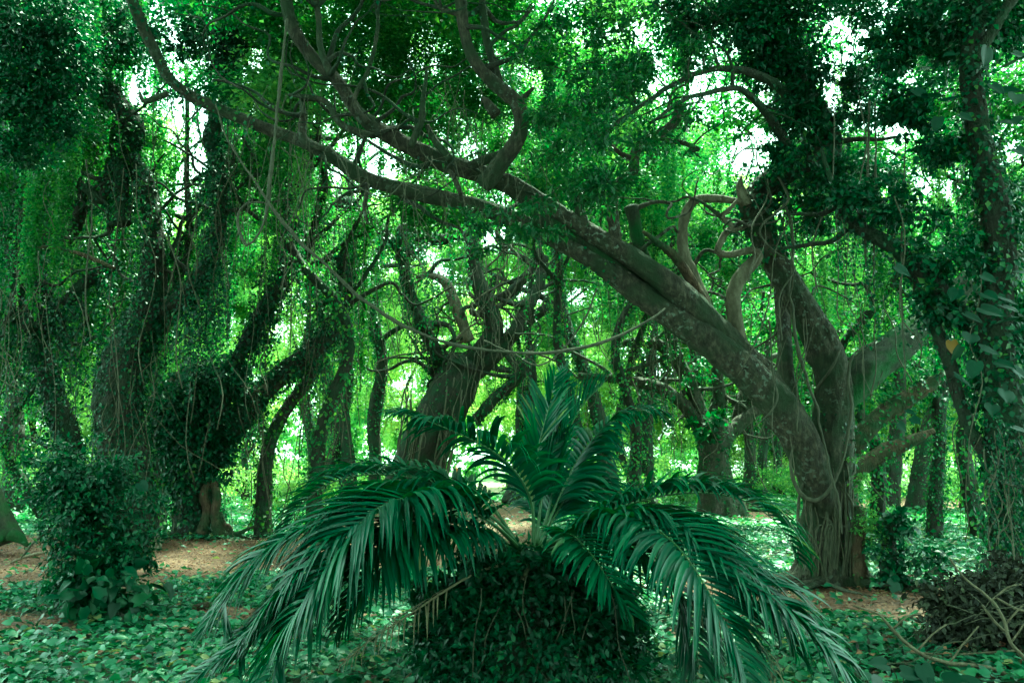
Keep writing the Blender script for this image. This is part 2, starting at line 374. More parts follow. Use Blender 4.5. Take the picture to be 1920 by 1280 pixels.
def blob(L, g, c, rad, n, size, flat=0.7, asp=0.5, droop=0.4, gaps=True, shell=0.5, sub=None, gstr=1.0, shape='rhomb'):
    """leafy mass: n leaves grouped on twig clusters inside an ellipsoid"""
    c = np.asarray(c, float); rad = np.asarray(rad, float) * np.ones(3)
    k = sub or max(6, n // 45)
    cd = rand_dirs(k, g); cr = g.uniform(shell, 1, k) ** 0.7
    cc = c + cd * cr[:, None] * rad * np.array((1, 1, flat))
    cs = g.uniform(0.10, 0.34, k)[:, None] * rad.mean()
    idx = g.integers(0, k, n)
    p = cc[idx] + g.normal(0, 1, (n, 3)) * cs[idx] * np.array((1, 1, .55))
    out = norm(p - c)
    nr = norm(out * 0.5 + np.array((0, -0.15, 0.8)) + g.normal(0, .45, (n, 3)))
    tp = norm(out * 0.6 + g.normal(0, .7, (n, 3)) - np.array((0, 0, droop)))
    L.add(p, nr, tp, size * g.uniform(0.6, 1.35, n), asp, g=g, gaps=gaps, gstr=gstr, shape=shape,
          tint=np.clip(g.random(n) * 0.7 + g.random(k)[idx] * 0.3, 0, 1))

def ivy_on(L, g, c, r, density, size, asp=0.75, thick=0.06, shape='rhomb', gaps=False):
    """leaves over the surface of a tube"""
    seg = np.linalg.norm(np.diff(c, axis=0), axis=1); ar = seg * (r[:-1] + r[1:]) * np.pi
    n = int(ar.sum() * density)
    if n < 1: return
    i = g.choice(len(seg), n, p=ar / ar.sum()); t = g.random(n)[:, None]
    T, U, W = frames(c)
    a = g.uniform(0, 2 * np.pi, n)[:, None]
    # clumped: drop part of the leaves along noise
    rad = np.cos(a) * U[i] + np.sin(a) * W[i]
    cl = np.sin(i * 0.35 + a[:, 0] * 1.3 + size * 50) + 0.7 * np.sin(i * 0.11 - 2 * a[:, 0])
    k = cl > g.normal(-0.6 if density < 300 else -1.3, .5, n)
    i, t, rad = i[k], t[k], rad[k]; n = len(i)
    pos = c[i] * (1 - t) + c[i + 1] * t + rad * (r[i][:, None] * 1.0 + np.abs(g.normal(0, thick, n))[:, None])
    nr = norm(rad + np.array((0, 0, .5)) + g.normal(0, .35, (n, 3)))
    tp = norm(np.array((0, 0, -1.0)) + rad * 0.3 + g.normal(0, .5, (n, 3)))
    L.add(pos, nr, tp, size * g.uniform(0.55, 1.35, n), asp, g=g, shape=shape, gaps=gaps)

def wiggle(a, b, n, amp, g, sag=0.0):
    t = np.linspace(0, 1, n)[:, None]; a = np.asarray(a, float); b = np.asarray(b, float)
    p = a * (1 - t) + b * t
    L = np.linalg.norm(b - a)
    for k in range(3):
        v = g.normal(0, 1, 3); p = p + v * amp * L * np.sin(np.pi * t * (k + 1) + g.uniform(0, 6)) * np.sin(np.pi * t) / (k + 1)
    p[:, 2] -= sag * L * np.sin(np.pi * t[:, 0])
    return p

LIMB_SEED = [0]
WF = [.77]
class Tree:
    def __init__(s, name, base, label, cat='tree', group=None, leafmat='ivy_mid', bark='bark_dark', seed=0):
        s.root = empty(name, base, label, cat, group); s.g = np.random.default_rng(seed + 100)
        s.leaf = Leaves(); s.hang = Leaves(); s.tw = Batch(); s.lm = leafmat; s.bm = bark; s.tubes = []
    def limb(s, pts, d, part='limb', ivy=0, isize=0.07, fringe=0, flen=1.0, bark=None, k=None, rough=0.16, flute=0, twigs=0, ithick=0.06, parent=None):
        """pts: rows (x_px, y_px, width_px[, depth]) ; d: depth or (d0, d1)"""
        n = len(pts); dd = np.linspace(d[0], d[1], n) if isinstance(d, (tuple, list)) else np.full(n, float(d))
        rows = []
        for i, p in enumerate(pts):
            di = p[3] if len(p) > 3 else dd[i]
            q = P(p[0], p[1], di); rows.append((*q, max(p[2], 1.2) * di / F / 2 * (WF[0] if p[2] > 24 else 1)))
        return s.limb3(rows, part, ivy, isize, fringe, flen, bark, k, rough, flute, twigs, ithick, parent)
    def limb3(s, rows, part='limb', ivy=0, isize=0.07, fringe=0, flen=1.0, bark=None, k=None, rough=0.16, flute=0, twigs=0, ithick=0.06, parent=None):
        rows = np.asarray(rows, float); rmax = rows[:, 3].max()
        c = crom(rows, max(0.05, rmax * (0.28 if rmax > .12 else .5))); r = np.maximum(c[:, 3], 0.006); c = c[:, :3]
        g = s.g
        # gentle natural wobble
        if len(c) > 6:
            sl = np.cumsum(np.concatenate([[0], np.linalg.norm(np.diff(c, axis=0), axis=1)]))
            env = np.sin(np.pi * np.linspace(0, 1, len(c)))[:, None]
            ph = g.uniform(0, 6, 6)
            wob = np.stack([np.sin(sl / (r.mean() * 5) + ph[q]) + .5 * np.sin(sl / (r.mean() * 2.2) + ph[q + 3]) for q in range(3)], 1)
            c = c + wob * env * r.mean() * 0.22
        LIMB_SEED[0] += 1
        kk = (k * 2 if k and k >= 16 else k) or (30 if rmax > 0.16 else 18 if rmax > 0.07 else 8)
        V, q, t = tube(c, r, kk, rough, LIMB_SEED[0], flute)
        o = mesh_obj(part, V, [q, t], M[bark or s.bm], parent or s.root, smooth=True)
        if ivy: ivy_on(s.leaf, g, c, r, ivy, isize, thick=ithick)
        L = np.linalg.norm(np.diff(c, axis=0), axis=1).sum()
        for _ in range(int(fringe * L)):
            i = g.integers(0, len(c)); p = c[i] + np.array((g.normal(0, .1), g.normal(0, .15), -r[i] * .5))
            curtain(s.hang, g, p[0], p[1], p[2], flen * g.uniform(.3, 1.3), g.integers(3, 8), 0.22, isize, isize * 0.55, puff=0.05)
        for _ in range(int(twigs * L)):
            i = g.integers(0, len(c)); p = c[i]
            e = p + np.array((g.normal(0, .5), g.normal(0, .3), -g.uniform(.4, 2.2)))
            if e[2] < 0: continue
            s.tw.add(*tube(wiggle(p, e, 9, .05, g), np.full(9, g.uniform(.004, .012)), 4))
        s.tubes.append((c, r))
        return c, r, o
    def lianas(s, n, region, d, rad=(.004, .011), pxlen=(80, 400), wander=.06):
        g = s.g; x0, y0, x1, y1 = region
        for _ in range(n):
            dd = g.uniform(*d); x = g.uniform(x0, x1); y = g.uniform(y0, y1); ln = g.uniform(*pxlen)
            a = P(x, y, dd); b = P(x + g.normal(0, ln * .15), y + ln, dd + g.normal(0, .4))
            if b[2] < 0: b[2] = 0
            s.tw.add(*tube(wiggle(a, b, 14, wander, g), np.full(14, g.uniform(*rad) * (dd / 12) ** .5), 4))
    def gnarl(s, n, region, d, w=(5, 14), turn=.8, up=.2, steps=(5, 10), bark=None, ivy=0):
        g = s.g; x0, y0, x1, y1 = region
        cand = []
        for c, r in list(s.tubes):
            x, y = project(c); k = (x > x0) & (x < x1) & (y > y0) & (y < y1) & (c[:, 1] > d[0] - 2) & (c[:, 1] < d[1] + 2) & (r > .018)
            cand += [(x[i], y[i], c[i, 1], r[i]) for i in np.nonzero(k)[0][::3]]
        if not cand: return
        for _ in range(n):
            x, y, dd, r0 = cand[g.integers(len(cand))]; ww = min(g.uniform(*w), r0 * 1.5 * F / dd); a = g.uniform(0, 6.28); pts = [(x, y, ww * 1.3, dd)]; L = g.uniform(24, 44)
            for m in range(g.integers(*steps)):
                a += g.normal(0, turn); x += math.cos(a) * L; y += math.sin(a) * L * .8 - up * L; ww *= .84; dd += g.normal(0, .12); pts.append((x, y, max(2, ww), dd))
            pts.append((x + math.cos(a) * 14, y + math.sin(a) * 14, .8, dd))
            s.limb(pts, dd, 'branch', bark=bark, ivy=ivy, isize=.07, k=7)
    def px_curtain(s, x, y0, y1, w, d, n_str, size, spacing=None, taper=.5, puff=.09, gstr=1.0):
        a = P(x, y0, d); b = P(x, y1, d)
        curtain(s.hang, s.g, a[0], d, a[2], max(.3, a[2] - b[2]), n_str, w * d / F / 2, size, spacing or size * .6, taper, puff, gstr)
    def px_blob(s, x, y, rx, ry, d, n, size, **kw):
        c = P(x, y, d); rr = rx * d / F; f = ry / rx
        kw.setdefault('asp', .55)
        blob(s.leaf, s.g, c, (rr, rr * .8, rr), n, size, flat=f, **kw)
    def finish(s, hmat=None):
        s.leaf.build('ivy', M[s.lm], s.root); s.hang.build('hanging_creeper', M[hmat or s.lm], s.root)
        s.tw.build('aerial_roots', M['twig'], s.root, kind='stuff')
        return s.root
#@@SETTING
# ---------------------------------------------------------------- the setting: ground, paths, lawn, ground cover
gx = np.linspace(-1, 1, 61); gx = np.sign(gx) * np.abs(gx) ** 1.6 * 170
gy = np.linspace(0, 1, 81) ** 1.8 * 330 - 12
X, Y = np.meshgrid(gx, gy); n = X.size
Z = 0.03 * np.sin(X * .7) * np.sin(Y * .5)- 0.04
V = np.stack([X.ravel(), Y.ravel(), Z.ravel()], 1)
i = (np.arange(80)[:, None] * 61 + np.arange(60)[None]).ravel()
tag(mesh_obj('ground', V, [np.stack([i, i + 1, i + 62, i + 61], -1)], M['soil'], smooth=True), kind='structure')

PATHS = {   # outlines as ground rows of the picture, carried onto the ground plane
    'left': [(-260, 1000), (110, 1004), (300, 1010), (470, 1008), (600, 990), (760, 950), (850, 938), (985, 945), (1000, 985), (1000, 1040), (860, 1062), (640, 1072), (420, 1078), (330, 1092), (270, 1110), (60, 1100), (-300, 1118)],
    'shade': [(-260, 1142), (60, 1140), (140, 1150), (160, 1170), (60, 1178), (-260, 1190)],
    'right': [(1180, 1085), (1400, 1068), (1500, 1075), (1640, 1092), (1790, 1100), (1990, 1105), (2050, 1180), (1800, 1170), (1640, 1158), (1480, 1140), (1300, 1120)],
    'back': [(1560, 938), (1700, 932), (1840, 938), (1830, 955), (1700, 957), (1600, 952)],
    'rear': [(1300, 963), (1420, 958), (1500, 968), (1430, 978), (1330, 974)],
    'near': [(350, 1135), (430, 1128), (520, 1140), (470, 1160), (380, 1155)],
}
def gpt(x, y):
    d = gd(y); p = P(x, y, d); return np.array((p[0], d))
def in_poly(px, py, poly):
    c = np.zeros(len(px), bool); m = len(poly)
    for a in range(m):
        x1, y1 = poly[a]; x2, y2 = poly[(a + 1) % m]
        if y1 == y2: continue
        k = ((y1 > py) != (y2 > py)) & (px < (x2 - x1) * (py - y1) / (y2 - y1) + x1)
        c ^= k
    return c
PW = {k: [gpt(*p) for p in v] for k, v in PATHS.items()}
def ragged(poly, g, amp):
    pts = crom(np.array([(p[0], p[1], 0) for p in poly + [poly[0]]]), .35)[:-1, :2]
    a = np.arange(len(pts))
    pts = pts + np.stack([np.sin(a * .7) + .6 * np.sin(a * 1.9 + 1), np.sin(a * .53 + 2) + .6 * np.sin(a * 1.7)], 1) * amp + g.normal(0, amp * .5, pts.shape)
    return pts
pathpolys = []
for k, (nm, poly) in enumerate(PW.items()):
    pts = ragged(poly, rng, .06 if nm not in ('back', 'rear') else .2); pathpolys.append([tuple(p) for p in pts])
    me = bpy.data.meshes.new('path'); me.from_pydata([(p[0], p[1], 0.0) for p in pts], [], [list(range(len(pts)))])
    me.materials.append(M['path']); o = bpy.data.objects.new('path', me); col.objects.link(o); o['kind'] = 'structure'
    o.location.z = .02 + .004 * k
# the sunlit clearing far behind: sand path and a strip of lawn
def sheet(name, pts, mat, z):
    me = bpy.data.meshes.new(name); me.from_pydata([(p[0], p[1], z) for p in pts], [], [list(range(len(pts)))])
    me.materials.append(M[mat]); o = bpy.data.objects.new(name, me); col.objects.link(o); o['kind'] = 'structure'
lawn = [gpt(*p) for p in [(-900, 893), (3000, 893), (2600, 905), (1300, 905), (960, 910), (700, 906), (300, 906), (-600, 905)]]
sheet('lawn', lawn, 'lawn', .035)
clr = [gpt(*p) for p in [(760, 906), (960, 907), (1010, 912), (960, 922), (920, 932), (820, 936), (770, 925)]]
sheet('sandy_path', clr, 'sand', .045)
allpaths = pathpolys + [[tuple(p) for p in clr], [tuple(p) for p in lawn]]

def scatter_ground(n, d0, d1, g, power=1.0, margin=1.3):
    u = g.random(n)
    d = (d0 ** (2 * power) + u * (d1 ** (2 * power) - d0 ** (2 * power))) ** (1 / (2 * power))
    x = g.uniform(-1, 1, n) * d * 0.643 * margin
    return x, d
def cover(name, n, d0, d1, size, mat, shape, power, hmax, g, dens=True, on_path=False, tilt=.45):
    x, y = scatter_ground(n, d0, d1, g, power)
    inside = np.zeros(n, bool)
    for po in allpaths: inside |= in_poly(x, y, po)
    k = inside if on_path else ~inside | (g.random(n) < .04)
    x, y = x[k], y[k]; n = len(x)
    lf = .5 + .5 * np.sin(x * 1.1 + .4 * y) * np.sin(y * .9 + 1) 
    if not on_path:
        patch = np.sin(x * 2.1 + 1) * np.sin(y * 1.7) + .5 * np.sin(x * 4.7) * np.sin(y * 4.1 + 2)
        k = patch + g.normal(0, .35, n) > -.95
        x, y, lf = x[k], y[k], lf[k]; n = len(x)
    z = hmax * (g.random(n) * .55 + .45 * lf) + .012
    if on_path: z = .05 + g.random(n) * .012
    L = Leaves()
    nr = norm(np.stack([g.normal(0, tilt, n), g.normal(-.15, tilt, n), np.ones(n)], 1))
    a = g.uniform(0, 2 * np.pi, n)
    tp = np.stack([np.cos(a), np.sin(a), g.normal(-.1, .25, n)], 1)
    L.add(np.stack([x, y, z], 1), nr, tp, size * g.uniform(.5, 1.4, n), .85 if shape == 'heart' else .6, g=g, shape=shape, gaps=False)
    o = L.build(name, M[mat]); return o
g0 = np.random.default_rng(5)
cover('ground_cover', 50000, 5.2, 13, .080, 'cover', 'heart', 1, .17, g0)
cover('ground_cover', 72000, 11, 26, .12, 'cover', 'rhomb', 1, .16, g0)
cover('ground_cover', 92000, 22, 62, .2, 'cover_far', 'rhomb', .8, .25, g0)
cover('leaf_litter', 130000, 6, 28, .05, 'litter', 'rhomb', .8, .02, g0, on_path=True, tilt=.2)
cover('leaf_litter', 4000, 5.2, 14, .07, 'litter', 'rhomb', 1, .2, g0)
for i, o in enumerate([o for o in bpy.data.objects if o.name.startswith(('ground_cover', 'leaf_litter'))]):
    o['label'] = ['heart-leaved creeper carpeting the foreground ground', 'small-leaved creeper carpeting the ground among the nearer trees',
                  'bright green undergrowth covering the forest floor far back', 'brown fallen leaves strewn on the dirt paths', 'few brown dead leaves caught among the foreground creeper'][i]
    o['category'] = ['ground cover', 'ground cover', 'ground cover', 'leaf litter', 'leaf litter'][i]
#@@TREES
# ---------------------------------------------------------------- shared foliage masses for the forest trees
CL = (1.6, 2.8, 4.2, 6.0)
def proto(kind, k):
    g = np.random.default_rng(900 + k + (50 if kind == 'curtain' else 0)); L = Leaves()
    if kind == 'curtain':      # hangs down from the origin, four lengths
        LN = CL[k % 4]
        for q in range(g.integers(3, 6)):
            x0 = g.uniform(-.34, .34); ln = LN * g.uniform(.55, 1); fat = g.uniform(.03, .10)
            for j in range(3):
                m = int(ln / .030); t_ = g.random(m) ** .85; xx = x0 + g.normal(0, .05); yy = g.normal(0, .12)
                ph = g.uniform(0, 6); l2 = ln * g.uniform(.7, 1); wd = fat * (1 + .8 * np.sin(t_ * ln * 2.3 + ph)) * (1.1 - .7 * t_)
                p = np.stack([xx + .05 * np.sin(t_ * ln * 1.1 + ph) + g.normal(0, 1, m) * wd, yy + g.normal(0, 1, m) * wd, -l2 * t_ + .15], 1)
                nr = norm(np.stack([g.normal(0, .6, m), g.normal(0, .8, m), g.normal(.6, .4, m)], 1))
                tp = norm(np.stack([g.normal(0, .6, m), g.normal(0, .6, m), -np.abs(g.normal(.5, .4, m))], 1))
                L.add(p, nr, tp, .085 * g.uniform(.6, 1.3, m), .75, g=g, gaps=False, tint=np.clip(g.random(m) * .7 + .3 * g.random(), 0, 1))
    else:
        blob(L, g, (0, 0, 0), (1, 1, 1), 1700, .12, flat=.75, asp=.6, shell=.15, gaps=False, sub=46, droop=.5)
    o = L.build('foliage', M['leaf_far']); me = o.data; bpy.data.objects.remove(o); return me
PC = [proto('curtain', k) for k in range(16)]; PB = [proto('clump', k) for k in range(8)]
def near_gap(p, r):
    x, y = project(p[None]); f = F / p[1]
    for cx, cy, rx, ry in GAPS:
        if math.hypot((x[0] - cx) / (rx + r * f * (.3 if rx > 16 else .42)), (y[0] - cy) / (ry + r * f * (.3 if rx > 16 else .42))) < 1: return True
    return False
# open air in front of the middle-distance trees: (x0, y0, x1, y1, up to this distance)
OPEN = [(700, 400, 1060, 900, 31), (1090, 560, 1480, 960, 28), (400, 560, 680, 900, 20.5), (230, 180, 460, 500, 17), (1060, 560, 1300, 800, 45), (900, 640, 1060, 860, 50), (440, 700, 620, 880, 40)]
def blocked(p, r):
    if near_gap(p, r): return True
    x, y = project(p[None]); x, y = x[0], y[0]
    return any(a < x < c and b < y < e and p[1] < dmax for a, b, c, e, dmax in OPEN)
def mass(parent, kind, p, sc, mat, g, name):
    p = np.asarray(p, float)
    if p[1] > 2:
        if kind == 'c':
            want = sc[2] * 4; w = float(np.clip(p[1] / 24, .75, 2.2)) * g.uniform(.8, 1.25)
            kl = int(np.argmin([abs(math.log(want / (c_ * w))) for c_ in CL])); z_ = float(np.clip(want / (CL[kl] * w), .7, 1.35)); sc = (w, w, w * z_)
            for f in (0, .5, .95):
                if blocked(p - np.array((0, 0, want * f)), .35 * w): return
        elif blocked(p, sc[0]): return
    elif kind == 'c': kl = 1
    me = PC[kl + 4 * g.integers(0, 4)] if kind == 'c' else PB[g.integers(0, 8)]
    o = bpy.data.objects.new(name, me); col.objects.link(o); o.parent = parent; o['kind'] = 'stuff'
    o.location = p - parent_loc(parent); o.scale = sc; o.rotation_euler = (0, 0, g.uniform(0, 6.28) if kind == 'b' else g.choice([0, math.pi]) + g.normal(0, .5))
    o.material_slots[0].link = 'OBJECT'; o.material_slots[0].material = M[mat]
# ---------------------------------------------------------------- the big bare-limbed tree on the right
t = Tree('leaning_tree', P(1555, 1088, 11.8) * (1, 1, 0), 'large grey-barked tree standing right of centre whose long bare limbs sweep to the upper left', leafmat='ivy_near', bark='bark', seed=1)
D = 11.8
t.limb([(1558, 1100, 160, 11.8), (1552, 1060, 118, 11.8), (1548, 1000, 100, 11.8), (1550, 930, 98, 11.8), (1552, 860, 98), (1556, 790, 88), (1562, 720, 78), (1540, 650, 74), (1500, 570, 66), (1465, 500, 62), (1437, 430, 60), (1420, 380, 62), (1440, 345, 60), (1495, 308, 60), (1550, 278, 58), (1540, 235, 56), (1500, 170, 54), (1455, 90, 50), (1440, 20, 46), (1430, -80, 40), (1400, -260, 30)], (11.8, 11.3), 'trunk', ivy=0, flute=.22, rough=.13, k=26)
t.limb([(1545, 1000, 50, 11.75), (1538, 930, 74), (1515, 860, 84), (1470, 780, 84), (1410, 705, 82), (1335, 640, 78), (1255, 582, 66), (1150, 518, 50), (1060, 462, 46), (1000, 432, 44), (930, 398, 40), (860, 372, 38), (770, 354, 36), (690, 336, 36), (640, 308, 34), (570, 272, 30), (480, 238, 28), (410, 205, 27), (350, 172, 27), (315, 140, 25), (290, 90, 22), (265, 40, 22), (235, -40, 20), (200, -200, 14)], (11.6, 9.6), 'limb', rough=.14, k=22)
t.limb([(1480, 745, 30, 11.5), (1420, 690, 60, 11.35), (1345, 622, 68, 11.2), (1272, 548, 62), (1180, 482, 50), (1085, 420, 45), (1000, 372, 46), (925, 335, 48), (850, 312, 44), (785, 286, 42), (725, 252, 38), (670, 208, 34), (635, 155, 32), (590, 112, 31), (555, 60, 31), (537, 0, 30), (530, -60, 28), (540, -200, 20)], (11.3, 9.4), 'limb', rough=.14, k=22)
t.limb([(1260, 560, 30, 11.3), (1190, 520, 42), (1120, 478, 42), (1050, 430, 40), (1000, 408, 36)], (11.3, 10.6), 'limb', bark='bark_moss')
t.limb([(905, 350, 44, 10.1), (930, 318, 46), (962, 275, 42), (975, 235, 38), (966, 192, 38), (930, 162, 34), (890, 118, 30), (872, 60, 27), (865, -10, 24), (850, -90, 20)], (10.1, 9.3), 'branch', rough=.14)
t.limb([(945, 180, 18), (925, 120, 17), (912, 60, 16), (903, -10, 15), (905, -90, 12)], (9.9, 9.7), 'branch')
t.limb([(1245, 530, 40), (1212, 490, 36), (1198, 440, 32), (1182, 386, 34)], (11.3, 11.0), 'branch', bark='bark_moss')
t.limb([(1155, 460, 22), (1150, 390, 22), (1160, 345, 20), (1186, 322, 20), (1190, 285, 20), (1215, 262, 20), (1255, 238, 20), (1275, 208, 16), (1268, 190, 9)], (10.8, 10.4), 'branch', bark='bark')
t.limb([(1330, 590, 22), (1300, 520, 24), (1282, 462, 20), (1285, 412, 18), (1305, 376, 17), (1340, 372, 15), (1388, 378, 12)], (11.3, 11.2), 'branch', bark='bark_pale')
t.limb([(1325, 575, 26), (1272, 492, 18), (1232, 452, 12), (1206, 434, 6)], (11.2, 10.8), 'branch', bark='wood_rot')
t.limb([(1385, 640, 40), (1376, 560, 36), (1392, 510, 34), (1420, 480, 26), (1408, 468, 14), (1370, 476, 13), (1345, 470, 13), (1360, 440, 13), (1375, 425, 12), (1355, 408, 10), (1372, 388, 8), (1382, 375, 5)], (11.3, 11.05), 'branch', bark='bark_pale')
t.limb([(1368, 434, 9), (1390, 428, 8), (1405, 422, 5)], 11.1, 'branch', bark='bark_pale')
t.limb([(1485, 760, 42), (1474, 690, 38), (1470, 620, 34), (1462, 540, 30)], (11.7, 12.2), 'branch')
t.limb([(1400, 385, 30), (1388, 355, 16), (1390, 330, 4)], 11.3, 'branch', bark='bark_pale')
t.limb([(1556, 760, 60), (1598, 722, 84), (1640, 676, 82), (1690, 634, 74), (1735, 600, 68), (1790, 556, 64), (1850, 520, 60), (1960, 470, 50)], (11.7, 12.6), 'limb', bark='bark_moss', k=20)
# snags and side branches on the two long limbs
for pts, dd in [([(640, 300, 9), (625, 285, 8), (570, 265, 20), (568, 210, 14), (566, 185, 11)], 10.0),
                ([(700, 255, 13), (640, 235, 13), (610, 190, 12), (560, 180, 9), (540, 178, 5)], 9.9),
                ([(770, 275, 14), (790, 225, 14), (795, 180, 10), (800, 130, 6)], 9.8), ([(845, 300, 17), (815, 260, 13), (800, 235, 9)], 9.9),
                ([(690, 230, 14), (665, 190, 10), (690, 130, 9), (708, 60, 8), (705, 0, 7)], 9.7), ([(865, 365, 10), (850, 330, 10), (840, 320, 8)], 10),
                ([(620, 140, 14), (600, 90, 13), (598, 40, 12), (590, -20, 12)], 9.6), ([(315, 175, 12), (280, 190, 12), (268, 190, 9), (262, 175, 6)], 9.7),
                ([(940, 290, 20), (900, 305, 20), (880, 312, 14)], 10.2), ([(690, 345, 9), (684, 395, 8), (690, 420, 5)], 10),
                ([(975, 190, 14), (985, 180, 12), (1000, 165, 6)], 9.8), ([(1100, 430, 20), (1085, 380, 20), (1110, 345, 17), (1150, 335, 14)], 10.7),
                ([(870, 30, 12), (840, 22, 9), (820, 10, 7), (800, -30, 6)], 9.4), ([(930, 215, 24), (915, 195, 18), (905, 185, 10)], 10)]:
    t.limb(pts, dd, 'branch', bark='bark')
# arching boughs high in the centre right
for pts, dd in [([(1500, 200, 26), (1440, 150, 18), (1350, 128, 12), (1270, 155, 10), (1200, 200, 9), (1130, 250, 8)], (11.2, 9.0)),
                ([(1490, 300, 24), (1450, 230, 17), (1400, 175, 12), (1350, 168, 10), (1280, 190, 8), (1220, 230, 6)], (11.2, 9.2)),
                ([(1560, 265, 16), (1600, 262, 11), (1650, 262, 8), (1690, 255, 5)], (11.3, 11))]:
    t.limb(pts, dd, 'branch', bark='bark_dark', ivy=40)
t.gnarl(38, (500, -60, 1000, 400), (9.5, 12.5), w=(5, 14), turn=.6, bark='bark_dark', ivy=25)
t.gnarl(14, (1080, 180, 1400, 620), (10.2, 12.5), w=(7, 15), turn=.9, up=.45, bark='bark')
t.gnarl(8, (1400, 420, 1560, 660), (11.8, 13), w=(5, 10), turn=.8)
t.gnarl(10, (1150, 100, 1560, 300), (9.6, 11), w=(4, 8), turn=.4, bark='bark_dark', ivy=20)
# buttress roots spreading on the ground
g = t.g
for k in range(24):
    a = g.uniform(2.6, 6.6) if k > 12 else g.uniform(2.7, 4.3)
    L = g.uniform(.5, 1.7); b = np.array((t.root.location.x, 11.8, 0))
    p0 = b + np.array((math.cos(a) * .3, math.sin(a) * .3, g.uniform(.15, .6))); bend = g.normal(0, .35)
    pts = [p0, b + np.array((math.cos(a) * .55, math.sin(a) * .5, .13)), b + np.array((math.cos(a + bend * .5) * (.5 + L * .5), math.sin(a + bend * .5) * (.4 + L * .4), .085)), b + np.array((math.cos(a + bend) * (.5 + L), math.sin(a + bend) * (.4 + L * .8), .05))]
    r0 = g.uniform(.03, .07)
    t.limb3([(*p, r) for p, r in zip(pts, (r0 * 1.4, r0, r0 * .7, r0 * .3))], 'root', bark='bark' if k % 3 else 'vine')
# clinging aerial roots up the stem
for k in range(26):
    x0 = g.uniform(1500, 1600); y1 = g.uniform(850, 1020)
    pts = [(x0, 1085, 7), (x0 + g.normal(0, 12), 1000 * .6 + y1 * .4, 6), (x0 * .7 + 1548 * .3 + g.normal(0, 10), y1, 3)]
    t.limb(pts, 11.8 - .42, 'root', bark='vine', k=5) if k < 14 else t.tw.add(*tube(wiggle(P(x0, y1, 11.4), P(x0 + g.normal(0, 20), 1080, 11.35), 12, .03, g), np.full(12, .012), 4))
MAIN = t.tubes[0]
# ivy up the stem, foliage of the upper crown (dark against the sky)
c, r = t.tubes[0]
z = c[:, 2]
k = (z > .2) & (z < 2.6); ivy_on(t.leaf, g, c[k], r[k], 260, .05, thick=.03)
k = z > 4.6; ivy_on(t.leaf, g, c[k], r[k] * 1.25, 520, .09, thick=.14)
c, r = t.tubes[1]; k = (c[:, 2] > 4.3) & (c[:, 2] < 5.2); ivy_on(t.leaf, g, c[k], r[k], 230, .055)
ivy_on(t.hang, g, c[-int(len(c) * .28):], r[-int(len(c) * .28):], 420, .06)
for x, y, rx, ry, d, n in [(1480, 40, 120, 70, 11, 4200), (1430, 110, 70, 60, 11, 2200), (1520, 130, 60, 60, 11, 1200), (1600, 170, 60, 80, 11, 1900), (1500, 220, 60, 60, 11, 1900),
                           (1400, 40, 70, 60, 10.5, 2200), (1300, 30, 100, 50, 11, 2800), (1620, 20, 60, 60, 11.5, 1600), (1560, 340, 60, 50, 11, 1500), (1530, 400, 60, 50, 11.4, 1200), (1470, 300, 40, 50, 10.9, 900), (1650, 330, 60, 60, 11.5, 1500)]:
    t.px_blob(x, y, rx, ry, d, n, .085, shell=.1, gstr=.8)
t.lianas(40, (420, 120, 1000, 340), (9.5, 10.4), rad=(.002, .005), pxlen=(150, 420), wander=.03)
t.lianas(34, (1380, 300, 1700, 620), (10.9, 12), pxlen=(80, 420))
t.lianas(34, (480, 100, 1000, 360), (9.6, 10.4), rad=(.003, .007), pxlen=(60, 330), wander=.13)
t.lianas(16, (780, 150, 900, 330), (9.7, 10.4), rad=(.003, .006), pxlen=(60, 230), wander=.2)
t.finish()
# leafy spray of broader, fresher leaves in front of the limbs
sp = Leaves(); g = np.random.default_rng(77)
for x, y, rx, ry, n in [(1150, 150, 110, 60, 900), (1090, 235, 100, 50, 900), (1060, 320, 80, 44, 800), (965, 395, 60, 34, 380), (1000, 430, 50, 20, 200), (1190, 250, 90, 40, 600), (1230, 160, 90, 50, 700),
                        (1290, 110, 80, 50, 500), (930, 440, 40, 26, 160), (1130, 320, 70, 40, 420), (1060, 90, 90, 60, 500), (885, 395, 40, 20, 110), (1150, 60, 110, 50, 600), (1040, 200, 60, 60, 350), (1110, 380, 50, 30, 200), (1180, 330, 40, 24, 120)]:
    for j in range(3):       # several flat sprays rather than one ball
        c = P(x + g.normal(0, rx * .45), y + g.normal(0, ry * .5), g.uniform(8.2, 9.6)); rr = rx * 8.8 / F * g.uniform(.5, 1)
        blob(sp, g, c, (rr, rr, rr), n // 3, .088, flat=.38, asp=.42, droop=.3, shell=.05, sub=max(3, n // 40))
tr = bpy.data.objects['leaning_tree']
sp.build('leafy_spray', M['leaf_spray'], tr)

